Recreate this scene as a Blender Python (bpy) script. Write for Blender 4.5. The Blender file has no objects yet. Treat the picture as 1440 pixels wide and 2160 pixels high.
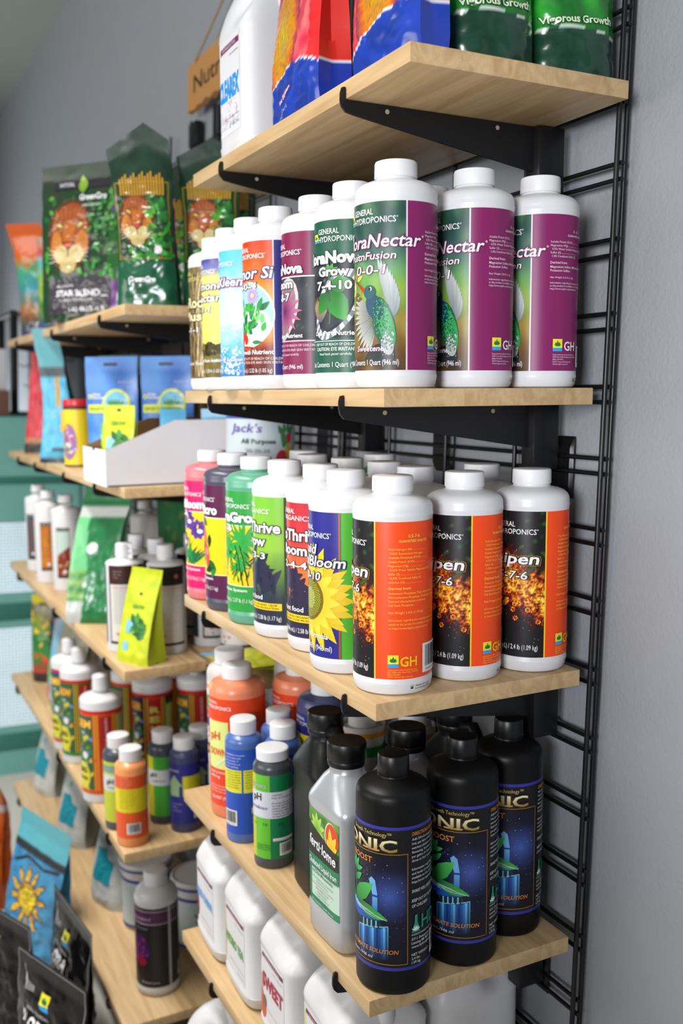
import bpy, bmesh, math, random
from mathutils import Vector, Matrix, noise, geometry

random.seed(7)
SC = bpy.context.scene
COL = SC.collection
PI = math.pi
R = math.radians

# ------------------------------------------------------------------ camera
cam_d = bpy.data.cameras.new('camera')
cam_d.sensor_fit = 'VERTICAL'
cam_d.sensor_height = 36.0
cam_d.lens = 2061.5 / 2160.0 * 36.0
cam_d.clip_start = 0.05
cam_d.clip_end = 60
cam_d.dof.use_dof = True
cam_d.dof.focus_distance = 1.2
cam_d.dof.aperture_fstop = 4.0
cam = bpy.data.objects.new('camera', cam_d)
COL.objects.link(cam)
SC.camera = cam
CAM = Vector((0.9685, -0.8536, 1.5))
YAW, PIT, ROL = 1.0954, -0.107, 0.0238
_fw = Vector((-math.sin(YAW) * math.cos(PIT), math.cos(YAW) * math.cos(PIT), math.sin(PIT)))
_rt = Vector((math.cos(YAW), math.sin(YAW), 0))
_up = _rt.cross(_fw)
_r2 = _rt * math.cos(ROL) + _up * math.sin(ROL)
_u2 = -_rt * math.sin(ROL) + _up * math.cos(ROL)
cam.matrix_world = Matrix((( _r2.x, _u2.x, -_fw.x, CAM.x), (_r2.y, _u2.y, -_fw.y, CAM.y), (_r2.z, _u2.z, -_fw.z, CAM.z), (0, 0, 0, 1)))

# ------------------------------------------------------------------ light
SC.view_settings.view_transform = 'Standard'
SC.view_settings.look = 'None'
SC.view_settings.exposure = 0.38
SC.view_settings.gamma = 1.0
SC.view_settings.use_curve_mapping = False
world = bpy.data.worlds.new('world')
SC.world = world
world.use_nodes = True
world.node_tree.nodes['Background'].inputs[0].default_value = (0.86, 0.93, 1.0, 1)
world.node_tree.nodes['Background'].inputs[1].default_value = 0.12


def area(name, loc, target, sx, sy, power, col):
    d = bpy.data.lights.new(name, 'AREA')
    d.shape = 'RECTANGLE'
    d.size, d.size_y = sx, sy
    d.energy = power
    d.color = col
    o = bpy.data.objects.new(name, d)
    COL.objects.link(o)
    o.location = loc
    o.rotation_euler = (Vector(target) - Vector(loc)).to_track_quat('-Z', 'Y').to_euler()
    return o


area('window_daylight_front', (-0.8, -3.7, 1.8), (-0.6, 0, 1.3), 2.6, 1.4, 42, (1.0, 0.97, 0.92))
area('window_daylight_camera_side', (2.3, -3.0, 1.6), (0.1, -0.1, 1.35), 0.9, 1.0, 116, (0.95, 0.97, 1.0))
area('window_daylight_far_left', (-5.2, -0.9, 0.75), (-3.0, -0.3, 0.7), 1.4, 1.2, 48, (0.9, 0.97, 1.0))
tube = area('ceiling_tube_light', (-1.3, -1.3, 3.1), (-1.3, -1.25, 0.0), 2.6, 0.3, 40, (1.0, 0.97, 0.93))
tube.data.spread = R(96)


# ------------------------------------------------------------------ materials
def lin(c):
    out = []
    for x in c[:3]:
        x = x / 255.0
        out.append(x / 12.92 if x <= 0.04045 else ((x + 0.055) / 1.055) ** 2.4)
    return (out[0], out[1], out[2], 1.0)


MATS = {}


def mat(name, col=(200, 200, 200), rough=0.5, metal=0.0, spec=0.5, bump=0.0, bscale=200.0, sss=0.0, coat=0.0, attr=False, detail=3.0):
    if name in MATS:
        return MATS[name]
    m = bpy.data.materials.new(name)
    m.use_nodes = True
    nt = m.node_tree
    b = nt.nodes['Principled BSDF']
    b.inputs['Base Color'].default_value = lin(col)
    b.inputs['Roughness'].default_value = rough
    b.inputs['Metallic'].default_value = metal
    b.inputs['Specular IOR Level'].default_value = spec
    if sss:
        b.inputs['Subsurface Weight'].default_value = sss
        b.inputs['Subsurface Radius'].default_value = (0.02, 0.015, 0.012)
        b.inputs['Subsurface Scale'].default_value = 0.3
    if coat:
        b.inputs['Coat Weight'].default_value = coat
        b.inputs['Coat Roughness'].default_value = 0.12
    if attr:
        a = nt.nodes.new('ShaderNodeAttribute')
        a.attribute_name = 'Col'
        nt.links.new(a.outputs['Color'], b.inputs['Base Color'])
    else:
        # slight natural colour unevenness
        tc = nt.nodes.new('ShaderNodeTexCoord')
        n = nt.nodes.new('ShaderNodeTexNoise')
        n.inputs['Scale'].default_value = 18.0
        mx = nt.nodes.new('ShaderNodeMix')
        mx.data_type = 'RGBA'
        c = lin(col)
        mx.inputs['A'].default_value = c
        mx.inputs['B'].default_value = (c[0] * 0.93, c[1] * 0.93, c[2] * 0.93, 1)
        nt.links.new(tc.outputs['Object'], n.inputs['Vector'])
        nt.links.new(n.outputs['Fac'], mx.inputs['Factor'])
        nt.links.new(mx.outputs['Result'], b.inputs['Base Color'])
    if bump:
        tc = nt.nodes.new('ShaderNodeTexCoord')
        n = nt.nodes.new('ShaderNodeTexNoise')
        n.inputs['Scale'].default_value = bscale
        n.inputs['Detail'].default_value = detail
        bp = nt.nodes.new('ShaderNodeBump')
        bp.inputs['Strength'].default_value = bump
        bp.inputs['Distance'].default_value = 0.002
        nt.links.new(tc.outputs['Object'], n.inputs['Vector'])
        nt.links.new(n.outputs['Fac'], bp.inputs['Height'])
        nt.links.new(bp.outputs['Normal'], b.inputs['Normal'])
    MATS[name] = m
    return m


def wood_mat():
    m = bpy.data.materials.new('maple_laminate')
    m.use_nodes = True
    nt = m.node_tree
    b = nt.nodes['Principled BSDF']
    b.inputs['Roughness'].default_value = 0.42
    tc = nt.nodes.new('ShaderNodeTexCoord')
    mp = nt.nodes.new('ShaderNodeMapping')
    mp.inputs['Scale'].default_value = (1.2, 14.0, 14.0)
    n = nt.nodes.new('ShaderNodeTexNoise')
    n.inputs['Scale'].default_value = 2.6
    n.inputs['Detail'].default_value = 6.0
    n.inputs['Distortion'].default_value = 1.2
    cr = nt.nodes.new('ShaderNodeValToRGB')
    cr.color_ramp.elements[0].position = 0.28
    cr.color_ramp.elements[0].color = lin((178, 143, 99))
    cr.color_ramp.elements[1].position = 0.62
    cr.color_ramp.elements[1].color = lin((206, 175, 130))
    mp2 = nt.nodes.new('ShaderNodeMapping')
    mp2.inputs['Scale'].default_value = (3.0, 160.0, 160.0)
    n2 = nt.nodes.new('ShaderNodeTexNoise')
    n2.inputs['Scale'].default_value = 2.0
    mx = nt.nodes.new('ShaderNodeMix')
    mx.data_type = 'RGBA'
    mx.blend_type = 'MULTIPLY'
    mx.inputs['Factor'].default_value = 0.16
    nt.links.new(tc.outputs['Object'], mp.inputs['Vector'])
    nt.links.new(mp.outputs['Vector'], n.inputs['Vector'])
    nt.links.new(n.outputs['Fac'], cr.inputs['Fac'])
    nt.links.new(tc.outputs['Object'], mp2.inputs['Vector'])
    nt.links.new(mp2.outputs['Vector'], n2.inputs['Vector'])
    nt.links.new(cr.outputs['Color'], mx.inputs['A'])
    nt.links.new(n2.outputs['Fac'], mx.inputs['B'])
    nt.links.new(mx.outputs['Result'], b.inputs['Base Color'])
    MATS['wood'] = m
    return m


WOOD = wood_mat()
BLACK = mat('black_powder_coat', (15, 15, 17), 0.38, spec=0.4)
PRINT = mat('label_print', rough=0.4, spec=0.32, attr=True)
FILM = mat('glossy_pouch_film', rough=0.24, spec=0.5, attr=True, bump=0.22, bscale=22.0, coat=0.2, detail=1.5)
SATIN = mat('satin_pouch_film', rough=0.36, spec=0.5, attr=True, bump=0.3, bscale=22.0, detail=2.0)
BLACKFILM = mat('black_pouch_film', rough=0.16, spec=0.14, attr=True, bump=0.3, bscale=16.0, detail=1.5)
WHITE = mat('white_bottle_plastic', (210, 210, 213), 0.36, spec=0.42)
WCAP = mat('white_cap_plastic', (217, 217, 220), 0.42, spec=0.35)
BPLAST = mat('black_bottle_plastic', (11, 11, 12), 0.4, spec=0.22)
BCAP = mat('black_cap_plastic', (10, 10, 11), 0.36, spec=0.4)


# ------------------------------------------------------------------ mesh helpers
def make_mesh(name, verts, faces, m, cols=None, normals=None, smooth=True, sharp=38):
    me = bpy.data.meshes.new(name)
    me.from_pydata([tuple(v) for v in verts], [], faces)
    if m is not None:
        me.materials.append(m)
    if smooth:
        me.polygons.foreach_set('use_smooth', [True] * len(me.polygons))
    if cols is not None:
        at = me.attributes.new('Col', 'FLOAT_COLOR', 'CORNER')
        flat = []
        for c in cols:
            flat.extend(c)
        at.data.foreach_set('color', flat)
    me.update()
    if normals is not None:
        me.normals_split_custom_set_from_vertices([tuple(n) for n in normals])
    elif smooth and sharp:
        me.set_sharp_from_angle(angle=R(sharp))
    return me


def bm_mesh(name, bm, m, smooth=True, sharp=38):
    me = bpy.data.meshes.new(name)
    bm.to_mesh(me)
    bm.free()
    me.materials.append(m)
    if smooth:
        me.polygons.foreach_set('use_smooth', [True] * len(me.polygons))
        me.set_sharp_from_angle(angle=R(sharp))
    return me


def box_mesh(name, x0, x1, y0, y1, z0, z1, m, bev=0.0, seg=2):
    bm = bmesh.new()
    bmesh.ops.create_cube(bm, size=1.0)
    bmesh.ops.scale(bm, vec=(x1 - x0, y1 - y0, z1 - z0), verts=bm.verts)
    bmesh.ops.translate(bm, vec=((x0 + x1) / 2, (y0 + y1) / 2, (z0 + z1) / 2), verts=bm.verts)
    if bev:
        bmesh.ops.bevel(bm, geom=bm.edges[:], offset=bev, segments=seg, profile=0.5, affect='EDGES')
    return bm_mesh(name, bm, m)


def lathe_mesh(name, prof, m, seg=48, ribs=0.0, scale=0.001, sharp=38, rib_z=None):
    verts, faces, rows = [], [], []
    for (r, z) in prof:
        if r < 1e-6:
            rows.append([len(verts)])
            verts.append((0, 0, z * scale))
        else:
            row = []
            for k in range(seg):
                a = 2 * PI * k / seg
                rr = r
                if ribs and (rib_z is None or rib_z[0] <= z <= rib_z[1]):
                    rr = r + (ribs if k % 2 else 0)
                row.append(len(verts))
                verts.append((rr * math.cos(a) * scale, rr * math.sin(a) * scale, z * scale))
            rows.append(row)
    for a, b in zip(rows, rows[1:]):
        if len(a) == 1 and len(b) == 1:
            continue
        for k in range(seg):
            k2 = (k + 1) % seg
            if len(a) == 1:
                faces.append((a[0], b[k2], b[k]))
            elif len(b) == 1:
                faces.append((a[k], a[k2], b[0]))
            else:
                faces.append((a[k], a[k2], b[k2], b[k]))
    return make_mesh(name, verts, faces, m, sharp=sharp)


def tube_mesh(name, pts, rad, m, seg=8, closed=False):
    pts = [Vector(p) for p in pts]
    verts, faces = [], []
    n = len(pts)
    rads = rad if isinstance(rad, (list, tuple)) else [rad] * n
    prev = None
    for i, p in enumerate(pts):
        t = (pts[min(i + 1, n - 1)] - pts[max(i - 1, 0)]).normalized()
        ref = prev if prev is not None else (Vector((0, 0, 1)) if abs(t.z) < 0.9 else Vector((1, 0, 0)))
        u = (ref - t * ref.dot(t)).normalized()
        w = t.cross(u)
        prev = u
        for k in range(seg):
            a = 2 * PI * k / seg
            verts.append(p + (u * math.cos(a) + w * math.sin(a)) * rads[i])
    for i in range(n - 1):
        for k in range(seg):
            k2 = (k + 1) % seg
            faces.append((i * seg + k, i * seg + k2, (i + 1) * seg + k2, (i + 1) * seg + k))
    faces.append(tuple(reversed(range(seg))))
    faces.append(tuple((n - 1) * seg + k for k in range(seg)))
    return make_mesh(name, verts, faces, m, sharp=50)


def prism_mesh(name, poly, x0, x1, m, axis='x', bev=0.0):
    """poly in the (y, z) plane extruded along x"""
    bm = bmesh.new()
    vs = [bm.verts.new((x0, a, b)) for a, b in poly]
    f = bm.faces.new(vs)
    ex = bmesh.ops.extrude_face_region(bm, geom=[f])
    bmesh.ops.translate(bm, vec=(x1 - x0, 0, 0), verts=[g for g in ex['geom'] if isinstance(g, bmesh.types.BMVert)])
    bmesh.ops.recalc_face_normals(bm, faces=bm.faces[:])
    if bev:
        bmesh.ops.bevel(bm, geom=bm.edges[:], offset=bev, segments=1, affect='EDGES')
    return bm_mesh(name, bm, m, smooth=True, sharp=30)


def loft_mesh(name, rings, m, seg=48, cap=True, sharp=45):
    """rings: (z, hx, hy, exponent, cx, cy) superellipse sections, mm"""
    verts, faces = [], []
    for (z, hx, hy, e, cx, cy) in rings:
        for k in range(seg):
            a = 2 * PI * (k + 0.5) / seg
            c, s = math.cos(a), math.sin(a)
            d = (abs(c) ** e + abs(s) ** e) ** (-1.0 / e)
            verts.append(((cx + hx * c * d) * 0.001, (cy + hy * s * d) * 0.001, z * 0.001))
    for i in range(len(rings) - 1):
        for k in range(seg):
            k2 = (k + 1) % seg
            faces.append((i * seg + k, i * seg + k2, (i + 1) * seg + k2, (i + 1) * seg + k))
    if cap:
        faces.append(tuple(reversed(range(seg))))
        n = (len(rings) - 1) * seg
        faces.append(tuple(n + k for k in range(seg)))
    return make_mesh(name, verts, faces, m, sharp=sharp)


# ------------------------------------------------------------------ objects
def obj(name, me, parent=None, label=None, kind=None):
    o = bpy.data.objects.new(name, me)
    COL.objects.link(o)
    if parent is not None:
        o.parent = parent
    if label:
        o['label'] = label
    if kind:
        o['kind'] = kind
    return o


def thing(name, label, cat, loc=(0, 0, 0), group=None, rot=None):
    o = bpy.data.objects.new(name, None)
    o.empty_display_size = 0.02
    COL.objects.link(o)
    o.location = loc
    if rot is not None:
        o.rotation_euler = rot
    o['label'] = label
    o['category'] = cat
    if group:
        o['group'] = group
    return o


def tag(o, label, cat, group=None):
    o['label'] = label
    o['category'] = cat
    if group:
        o['group'] = group
    return o


PROTO = {}


def inst(key, build, name, label, cat, loc, rot, group=None):
    """first use builds the part meshes, later uses share them"""
    if key not in PROTO:
        PROTO[key] = build()
    root = thing(name, label, cat, loc, group, rot)
    made = []
    for part in PROTO[key]:
        pn, me, par = part[0], part[1], part[2]
        o = obj(pn, me, root if par < 0 else made[par])
        if len(part) > 3 and part[3]:
            o['label'] = part[3]
        made.append(o)
    return root


TILT = math.atan(0.0099 / 0.305)
ZA = [1.892, 1.527, 1.161, 0.7944, 0.5183, 0.14]
ZB = [1.7002, 1.3319, 0.9513, 0.5564, 0.165]


def shelf_z(unit, i, y):
    z = (ZA if unit == 'A' else ZB)[i]
    return z - 0.0099 * (-y / 0.305 - 0.5)


def rot_on(az, tilt=TILT, lean=None):
    m = Matrix.Rotation(tilt, 3, 'X') @ Matrix.Rotation(az, 3, 'Z')
    if lean:
        m = m @ Matrix.Rotation(lean[0], 3, 'X') @ Matrix.Rotation(lean[1], 3, 'Y')
    return m.to_euler()


def az_cam(x, y, deg):
    """azimuth, deg to the right of the way the aisle is seen from"""
    return math.atan2(CAM.y - y, CAM.x - x) + R(deg)
# ------------------------------------------------------------------ printed art
_tc = {}
_txt = bpy.data.curves.new('type_setter', 'FONT')
_txt.dimensions = '2D'
_txt.fill_mode = 'FRONT'
_txt.resolution_u = 2
_txo = bpy.data.objects.new('type_setter', _txt)


def glyphs(body, off=0.0, fine=False):
    k = (body, off, fine)
    if k not in _tc:
        _txt.body = body
        _txt.offset = off
        _txt.resolution_u = 4 if fine else 2
        me = bpy.data.meshes.new_from_object(_txo)
        me.calc_loop_triangles()
        vs = [(v.co.x, v.co.y) for v in me.vertices]
        tr = [tuple(t.vertices) for t in me.loop_triangles]
        bpy.data.meshes.remove(me)
        xs = [v[0] for v in vs] or [0, 1]
        _tc[k] = (vs, tr, min(xs), max(xs))
    return _tc[k]


def ink(c):
    """printing ink: a touch deeper than the paper proof"""
    r, g, b = c[:3]
    m = 0.3 * r + 0.55 * g + 0.15 * b
    k = 1.14
    return lin([max(0.0, min(255.0, (m + (x - m) * k) * 0.93)) for x in (r, g, b)])


def nz(u, v, s, seed=0.0):
    return noise.noise(Vector((u * s, v * s, seed)))


def mixc(a, b, t):
    t = max(0.0, min(1.0, t))
    return (a[0] + (b[0] - a[0]) * t, a[1] + (b[1] - a[1]) * t, a[2] + (b[2] - a[2]) * t)


def ramp(stops, t):
    if t <= stops[0][0]:
        return stops[0][1]
    for (a, ca), (b, cb) in zip(stops, stops[1:]):
        if t <= b:
            return mixc(ca, cb, (t - a) / (b - a))
    return stops[-1][1]


class Art:
    """flat print in millimetres: u to the right, v up"""

    def __init__(s):
        s.t = []

    def tri(s, pts, cols, layer):
        s.t.append((layer, pts, cols))

    def poly(s, pts, col, layer):
        c = ink(col)
        if len(pts) == 3:
            s.tri(pts, [c] * 3, layer)
            return
        for tr in geometry.tessellate_polygon([[Vector((a, b, 0)) for a, b in pts]]):
            s.tri([pts[i] for i in tr], [c] * 3, layer)

    def rect(s, u0, v0, u1, v1, col, layer, top=None):
        a, b = ink(col), ink(top or col)
        s.t.append((layer, [(u0, v0), (u1, v0), (u1, v1), (u0, v1)], [a, a, b, b]))

    def grid(s, u0, v0, u1, v1, nu, nv, fn, layer):
        du, dv = (u1 - u0) / nu, (v1 - v0) / nv
        C = [[ink(fn(u0 + i * du, v0 + j * dv)) for i in range(nu + 1)] for j in range(nv + 1)]
        for j in range(nv):
            for i in range(nu):
                s.t.append((layer, [(u0 + i * du, v0 + j * dv), (u0 + (i + 1) * du, v0 + j * dv), (u0 + (i + 1) * du, v0 + (j + 1) * dv), (u0 + i * du, v0 + (j + 1) * dv)],
                            [C[j][i], C[j][i + 1], C[j + 1][i + 1], C[j + 1][i]]))

    def ell(s, cu, cv, ru, rv, col, layer, rot=0.0, n=18, a0=0.0, a1=360.0):
        pts = []
        cr, sr = math.cos(R(rot)), math.sin(R(rot))
        full = abs(a1 - a0) >= 359.9
        for k in range(n if full else n + 1):
            a = R(a0 + (a1 - a0) * k / n)
            x, y = ru * math.cos(a), rv * math.sin(a)
            pts.append((cu + x * cr - y * sr, cv + x * sr + y * cr))
        c = ink(col)
        for k in range(1, len(pts) - 1):
            s.tri([pts[0], pts[k], pts[k + 1]], [c] * 3, layer)

    def leaf(s, u, v, length, width, ang, col, layer, tip=None):
        """pointed leaf growing from (u, v) at ang degrees"""
        c, d = math.cos(R(ang)), math.sin(R(ang))
        prof = [(0, 0), (0.25, 0.42), (0.5, 0.5), (0.78, 0.3), (1, 0)]
        up = [(u + length * t * c - width * w * d, v + length * t * d + width * w * c) for t, w in prof]
        dn = [(u + length * t * c + width * w * d, v + length * t * d - width * w * c) for t, w in prof]
        a, b = ink(col), ink(tip or col)
        for k in range(4):
            t0, t1 = prof[k][0], prof[k + 1][0]
            m0 = tuple(a[i] + (b[i] - a[i]) * t0 for i in range(4))
            m1 = tuple(a[i] + (b[i] - a[i]) * t1 for i in range(4))
            s.t.append((layer, [dn[k], dn[k + 1], up[k + 1], up[k]], [m0, m1, m1, m0]))

    def line(s, pts, w, col, layer):
        for (a, b), (c, d) in zip(pts, pts[1:]):
            L = math.hypot(c - a, d - b) or 1
            nx, ny = -(d - b) / L * w / 2, (c - a) / L * w / 2
            s.poly([(a - nx, b - ny), (c - nx, d - ny), (c + nx, d + ny), (a + nx, b + ny)], col, layer)

    def text(s, body, u, v, h, col, layer, w=None, bold=0.0, shear=0.0, align='L', out=None, ow=0.05, top=None, rot=0.0, fine=False):
        """u,v: baseline start (or centre / right end); h: capital height; w: fitted width"""
        if out:
            s.text(body, u, v, h, out, layer, w, bold + ow, shear, align, rot=rot)
            layer += 1
        vs, tr, x0, x1 = glyphs(body, bold, fine)
        _, _, rx0, rx1 = glyphs(body, 0.0)
        k = h / 0.70
        kx = (w / max(rx1 - rx0, 1e-6)) if w else k
        W = (rx1 - rx0) * kx
        ox = {'L': 0, 'C': -W / 2, 'R': -W}[align]
        c0, c1 = ink(col), ink(top or col)
        cr, sr = math.cos(R(rot)), math.sin(R(rot))
        P = []
        for (x, y) in vs:
            a, b = ox + (x - rx0) * kx + y * k * shear, y * k
            P.append((u + a * cr - b * sr, v + a * sr + b * cr))
        if top:
            Cc = [tuple(c0[i] + (c1[i] - c0[i]) * max(0, min(1, y / 0.7)) for i in range(4)) for (x, y) in vs]
        for t in tr:
            s.tri([P[i] for i in t], [Cc[i] for i in t] if top else [c0] * 3, layer)

    def build(s, name, surf, m, du=None, off=0.15, step=0.12, dv=None):
        verts, faces, cols, norms = [], [], [], []
        for layer, pts, cc in s.t:
            polys = [(pts, cc)]
            if du:
                lo, hi = min(p[0] for p in pts), max(p[0] for p in pts)
                if hi - lo > du * 1.05 or math.floor(lo / du) != math.floor((hi - 1e-6) / du):
                    polys = []
                    for k in range(int(math.floor(lo / du)), int(math.floor((hi - 1e-6) / du)) + 1):
                        q = _clip(pts, cc, k * du, 1)
                        if q:
                            q = _clip(q[0], q[1], (k + 1) * du, -1)
                        if q and len(q[0]) >= 3:
                            polys.append(q)
            if dv:
                cut = []
                for pp, c2 in polys:
                    lo, hi = min(p[1] for p in pp), max(p[1] for p in pp)
                    for k in range(int(math.floor(lo / dv)), int(math.floor((hi - 1e-6) / dv)) + 1):
                        q = _clip(pp, c2, k * dv, 1, 1)
                        if q:
                            q = _clip(q[0], q[1], (k + 1) * dv, -1, 1)
                        if q and len(q[0]) >= 3:
                            cut.append(q)
                polys = cut
            for pp, c2 in polys:
                ids = []
                # drop slivers
                ar = 0
                for i in range(len(pp)):
                    a, b = pp[i], pp[(i + 1) % len(pp)]
                    ar += a[0] * b[1] - a[1] * b[0]
                if abs(ar) < 1e-5:
                    continue
                if ar < 0:
                    pp, c2 = pp[::-1], c2[::-1]
                for q in pp:
                    p, n = surf(q[0], q[1], off + layer * step)
                    ids.append(len(verts))
                    verts.append(p)
                    norms.append(n)
                faces.append(tuple(ids))
                cols.extend(c2)
        return make_mesh(name, verts, faces, m, cols=cols, normals=norms)


def _clip(pts, cc, U, sgn, ax=0):
    op, oc = [], []
    n = len(pts)
    for i in range(n):
        a, b = pts[i], pts[(i + 1) % n]
        ca, cb = cc[i], cc[(i + 1) % n]
        da, db = (a[ax] - U) * sgn, (b[ax] - U) * sgn
        if da >= 0:
            op.append(a)
            oc.append(ca)
        if (da > 1e-9 and db < -1e-9) or (da < -1e-9 and db > 1e-9):
            t = da / (da - db)
            op.append((U, a[1] + (b[1] - a[1]) * t) if ax == 0 else (a[0] + (b[0] - a[0]) * t, U))
            oc.append(tuple(ca[k] + (cb[k] - ca[k]) * t for k in range(4)))
    return (op, oc) if len(op) >= 3 else None


def cyl(r):
    def f(u, v, off):
        a = u / r
        c, s = math.cos(a), math.sin(a)
        return ((r + off) * c * 0.001, (r + off) * s * 0.001, v * 0.001), (c, s, 0)
    return f


def flat_y(y, cx=0.0):
    """panel facing -y"""
    def f(u, v, off):
        return ((u + cx) * 0.001, (y - off) * 0.001, v * 0.001), (0, -1, 0)
    return f


def flat_x(x):
    """panel facing +x, u runs towards +y"""
    def f(u, v, off):
        return ((x + off) * 0.001, u * 0.001, v * 0.001), (1, 0, 0)
    return f


# ---- shared label pieces
W_ = (244, 244, 246)


def leaf_logo(a, u, v, s, L=3):
    """small square mark: yellow over blue with a green lotus leaf"""
    a.rect(u, v, u + s, v + s * 0.32, (60, 160, 222), L)
    a.rect(u, v + s * 0.32, u + s, v + s * 1.15, (240, 226, 70), L)
    for an, ln in ((90, 0.55), (125, 0.45), (55, 0.45), (150, 0.4), (30, 0.4)):
        a.leaf(u + s * 0.5, v + s * 0.48, s * ln, s * 0.2, an, (24, 120, 60), L + 1)


def gh_head(a, ur, v, col=W_, second='HYDROPONICS', out=None):
    """two-line maker's name ending at ur, baseline of the lower line v"""
    a.text('GENERAL', ur - 63, v + 9.6, 6.6, col, 3, w=33, bold=0.006, out=out)
    a.text(second, ur - 63, v, 6.8, col, 3, w=60, bold=0.006, out=out)
    a.text('®', ur - 2.5, v + 5, 2.0, col, 4)
    leaf_logo(a, ur - 74, v, 9.5)


def barcode(a, u, v, w, h, L=3):
    a.rect(u, v, u + w, v + h, (236, 236, 236), L)
    rnd = random.Random(5)
    x = u + w * 0.12
    while x < u + w * 0.9:
        b = rnd.choice((0.35, 0.5, 0.8, 1.1)) * w / 40
        a.rect(x, v + h * 0.2, x + b, v + h * 0.92, (35, 35, 38), L + 1)
        x += b + rnd.choice((0.4, 0.6, 0.9)) * w / 40
    a.text('793094 01254', u + w * 0.14, v + h * 0.06, h * 0.075, (60, 60, 60), L + 1, w=w * 0.7)


def para(a, u, v, lines, h, lead, col, L=3, bold=0.0, maxw=None):
    for k, s_ in enumerate(lines):
        if s_:
            a.text(s_, u + (2.0 if s_[0] in '0123456789' and '%' in s_ else 0), v - k * lead, h, col, L, bold=bold)


def foot_mark(a, u, v):
    a.text('MADE IN U.S.A', u + 9, v + 3.6, 2.1, (40, 40, 44), 1, w=24)
    a.text('12192361021', u + 9, v, 2.1, (40, 40, 44), 1, w=26)
    for an in (60, 90, 120):
        a.line([(u + 4, v + 1.5), (u + 4 + 4.5 * math.cos(R(an)), v + 1.5 + 4.5 * math.sin(R(an)))], 0.5, (40, 40, 44), 1)
    a.ell(u + 4, v + 2.6, 2.3, 1.7, (40, 40, 44), 1, a0=180, a1=360, n=8)


GUAR_N = ['Total Nitrogen (N)............................', '0.50% Ammoniacal Nitrogen', 'Available Phosphate (P2O5).............', 'Soluble Potash (K2O).....................', 'Magnesium (Mg)..........................', '0.25% Water Soluble Magnesium (Mg)', 'Sulfur (S)...................................', '0.30% Combined Sulfur (S)', 'Chlorine (Cl)...............................']


# ---- quart bottle
QB = [(0, 0), (41, 0), (45.5, 1.8), (47.6, 5.5), (48.6, 11), (49.2, 14.2), (49.2, 15.4), (48.7, 17), (48.7, 211.5), (48.9, 213.5), (49.3, 215.5), (49.35, 217.5), (48.8, 219.2), (48.8, 222), (48.6, 226), (46.4, 230.5), (42.2, 234.2), (36, 236.8), (29, 238.4), (26, 239), (24.3, 240), (23.6, 242), (23.6, 247)]
QC = [(22.5, 242.6), (24.9, 242.8), (25.1, 244), (24.9, 259.6), (24.2, 261.4), (22.6, 262), (0, 262)]
RQ = 48.7


def foot_surf(u, v, o):
    r = 48.0 + (v - 7) * 0.17 + o
    a = u / 48.5
    return (r * math.cos(a) * 0.001, r * math.sin(a) * 0.001, v * 0.001), (math.cos(a), math.sin(a), 0)


def gh_quart(art, body_m=None, foot=-20, cap_m=None, paper=None):
    def b():
        a = art()
        base, pic, let = a
        parts = [('bottle_body', lathe_mesh('bottle_body', QB, body_m or WHITE, 72), -1),
                 ('screw_cap', lathe_mesh('screw_cap', QC, cap_m or WCAP, 72, ribs=0.12, rib_z=(244, 259)), -1),
                 ('label', base.build('label', cyl(RQ), PRINT, du=RQ * 0.085, off=0.12), -1)]
        if pic and pic.t:
            parts.append(('picture', pic.build('picture', cyl(RQ), PRINT, du=RQ * 0.085, off=0.3), 2))
        if let and let.t:
            parts.append(('lettering', let.build('lettering', cyl(RQ), PRINT, du=RQ * 0.085, off=0.75), 2))
        if foot is not None:
            f = Art()
            foot_mark(f, foot, 7)
            parts.append(('date_stamp', f.build('date_stamp', foot_surf, PRINT, off=0.25), -1))
        return parts
    return b


LB, LT = 21.0, 210.5   # label foot and head, mm


def papers(front_fn, back_col, border, front_w=103, back_w=152, nu=40, nv=64):
    base = Art()
    base.grid(-front_w, LB, 0, LT, nu, nv, front_fn, 0)
    base.rect(0, LB, back_w, LT, back_col, 0)
    if border:
        base.rect(-0.9, LB, 0.9, LT, border, 1)
    return base
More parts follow.
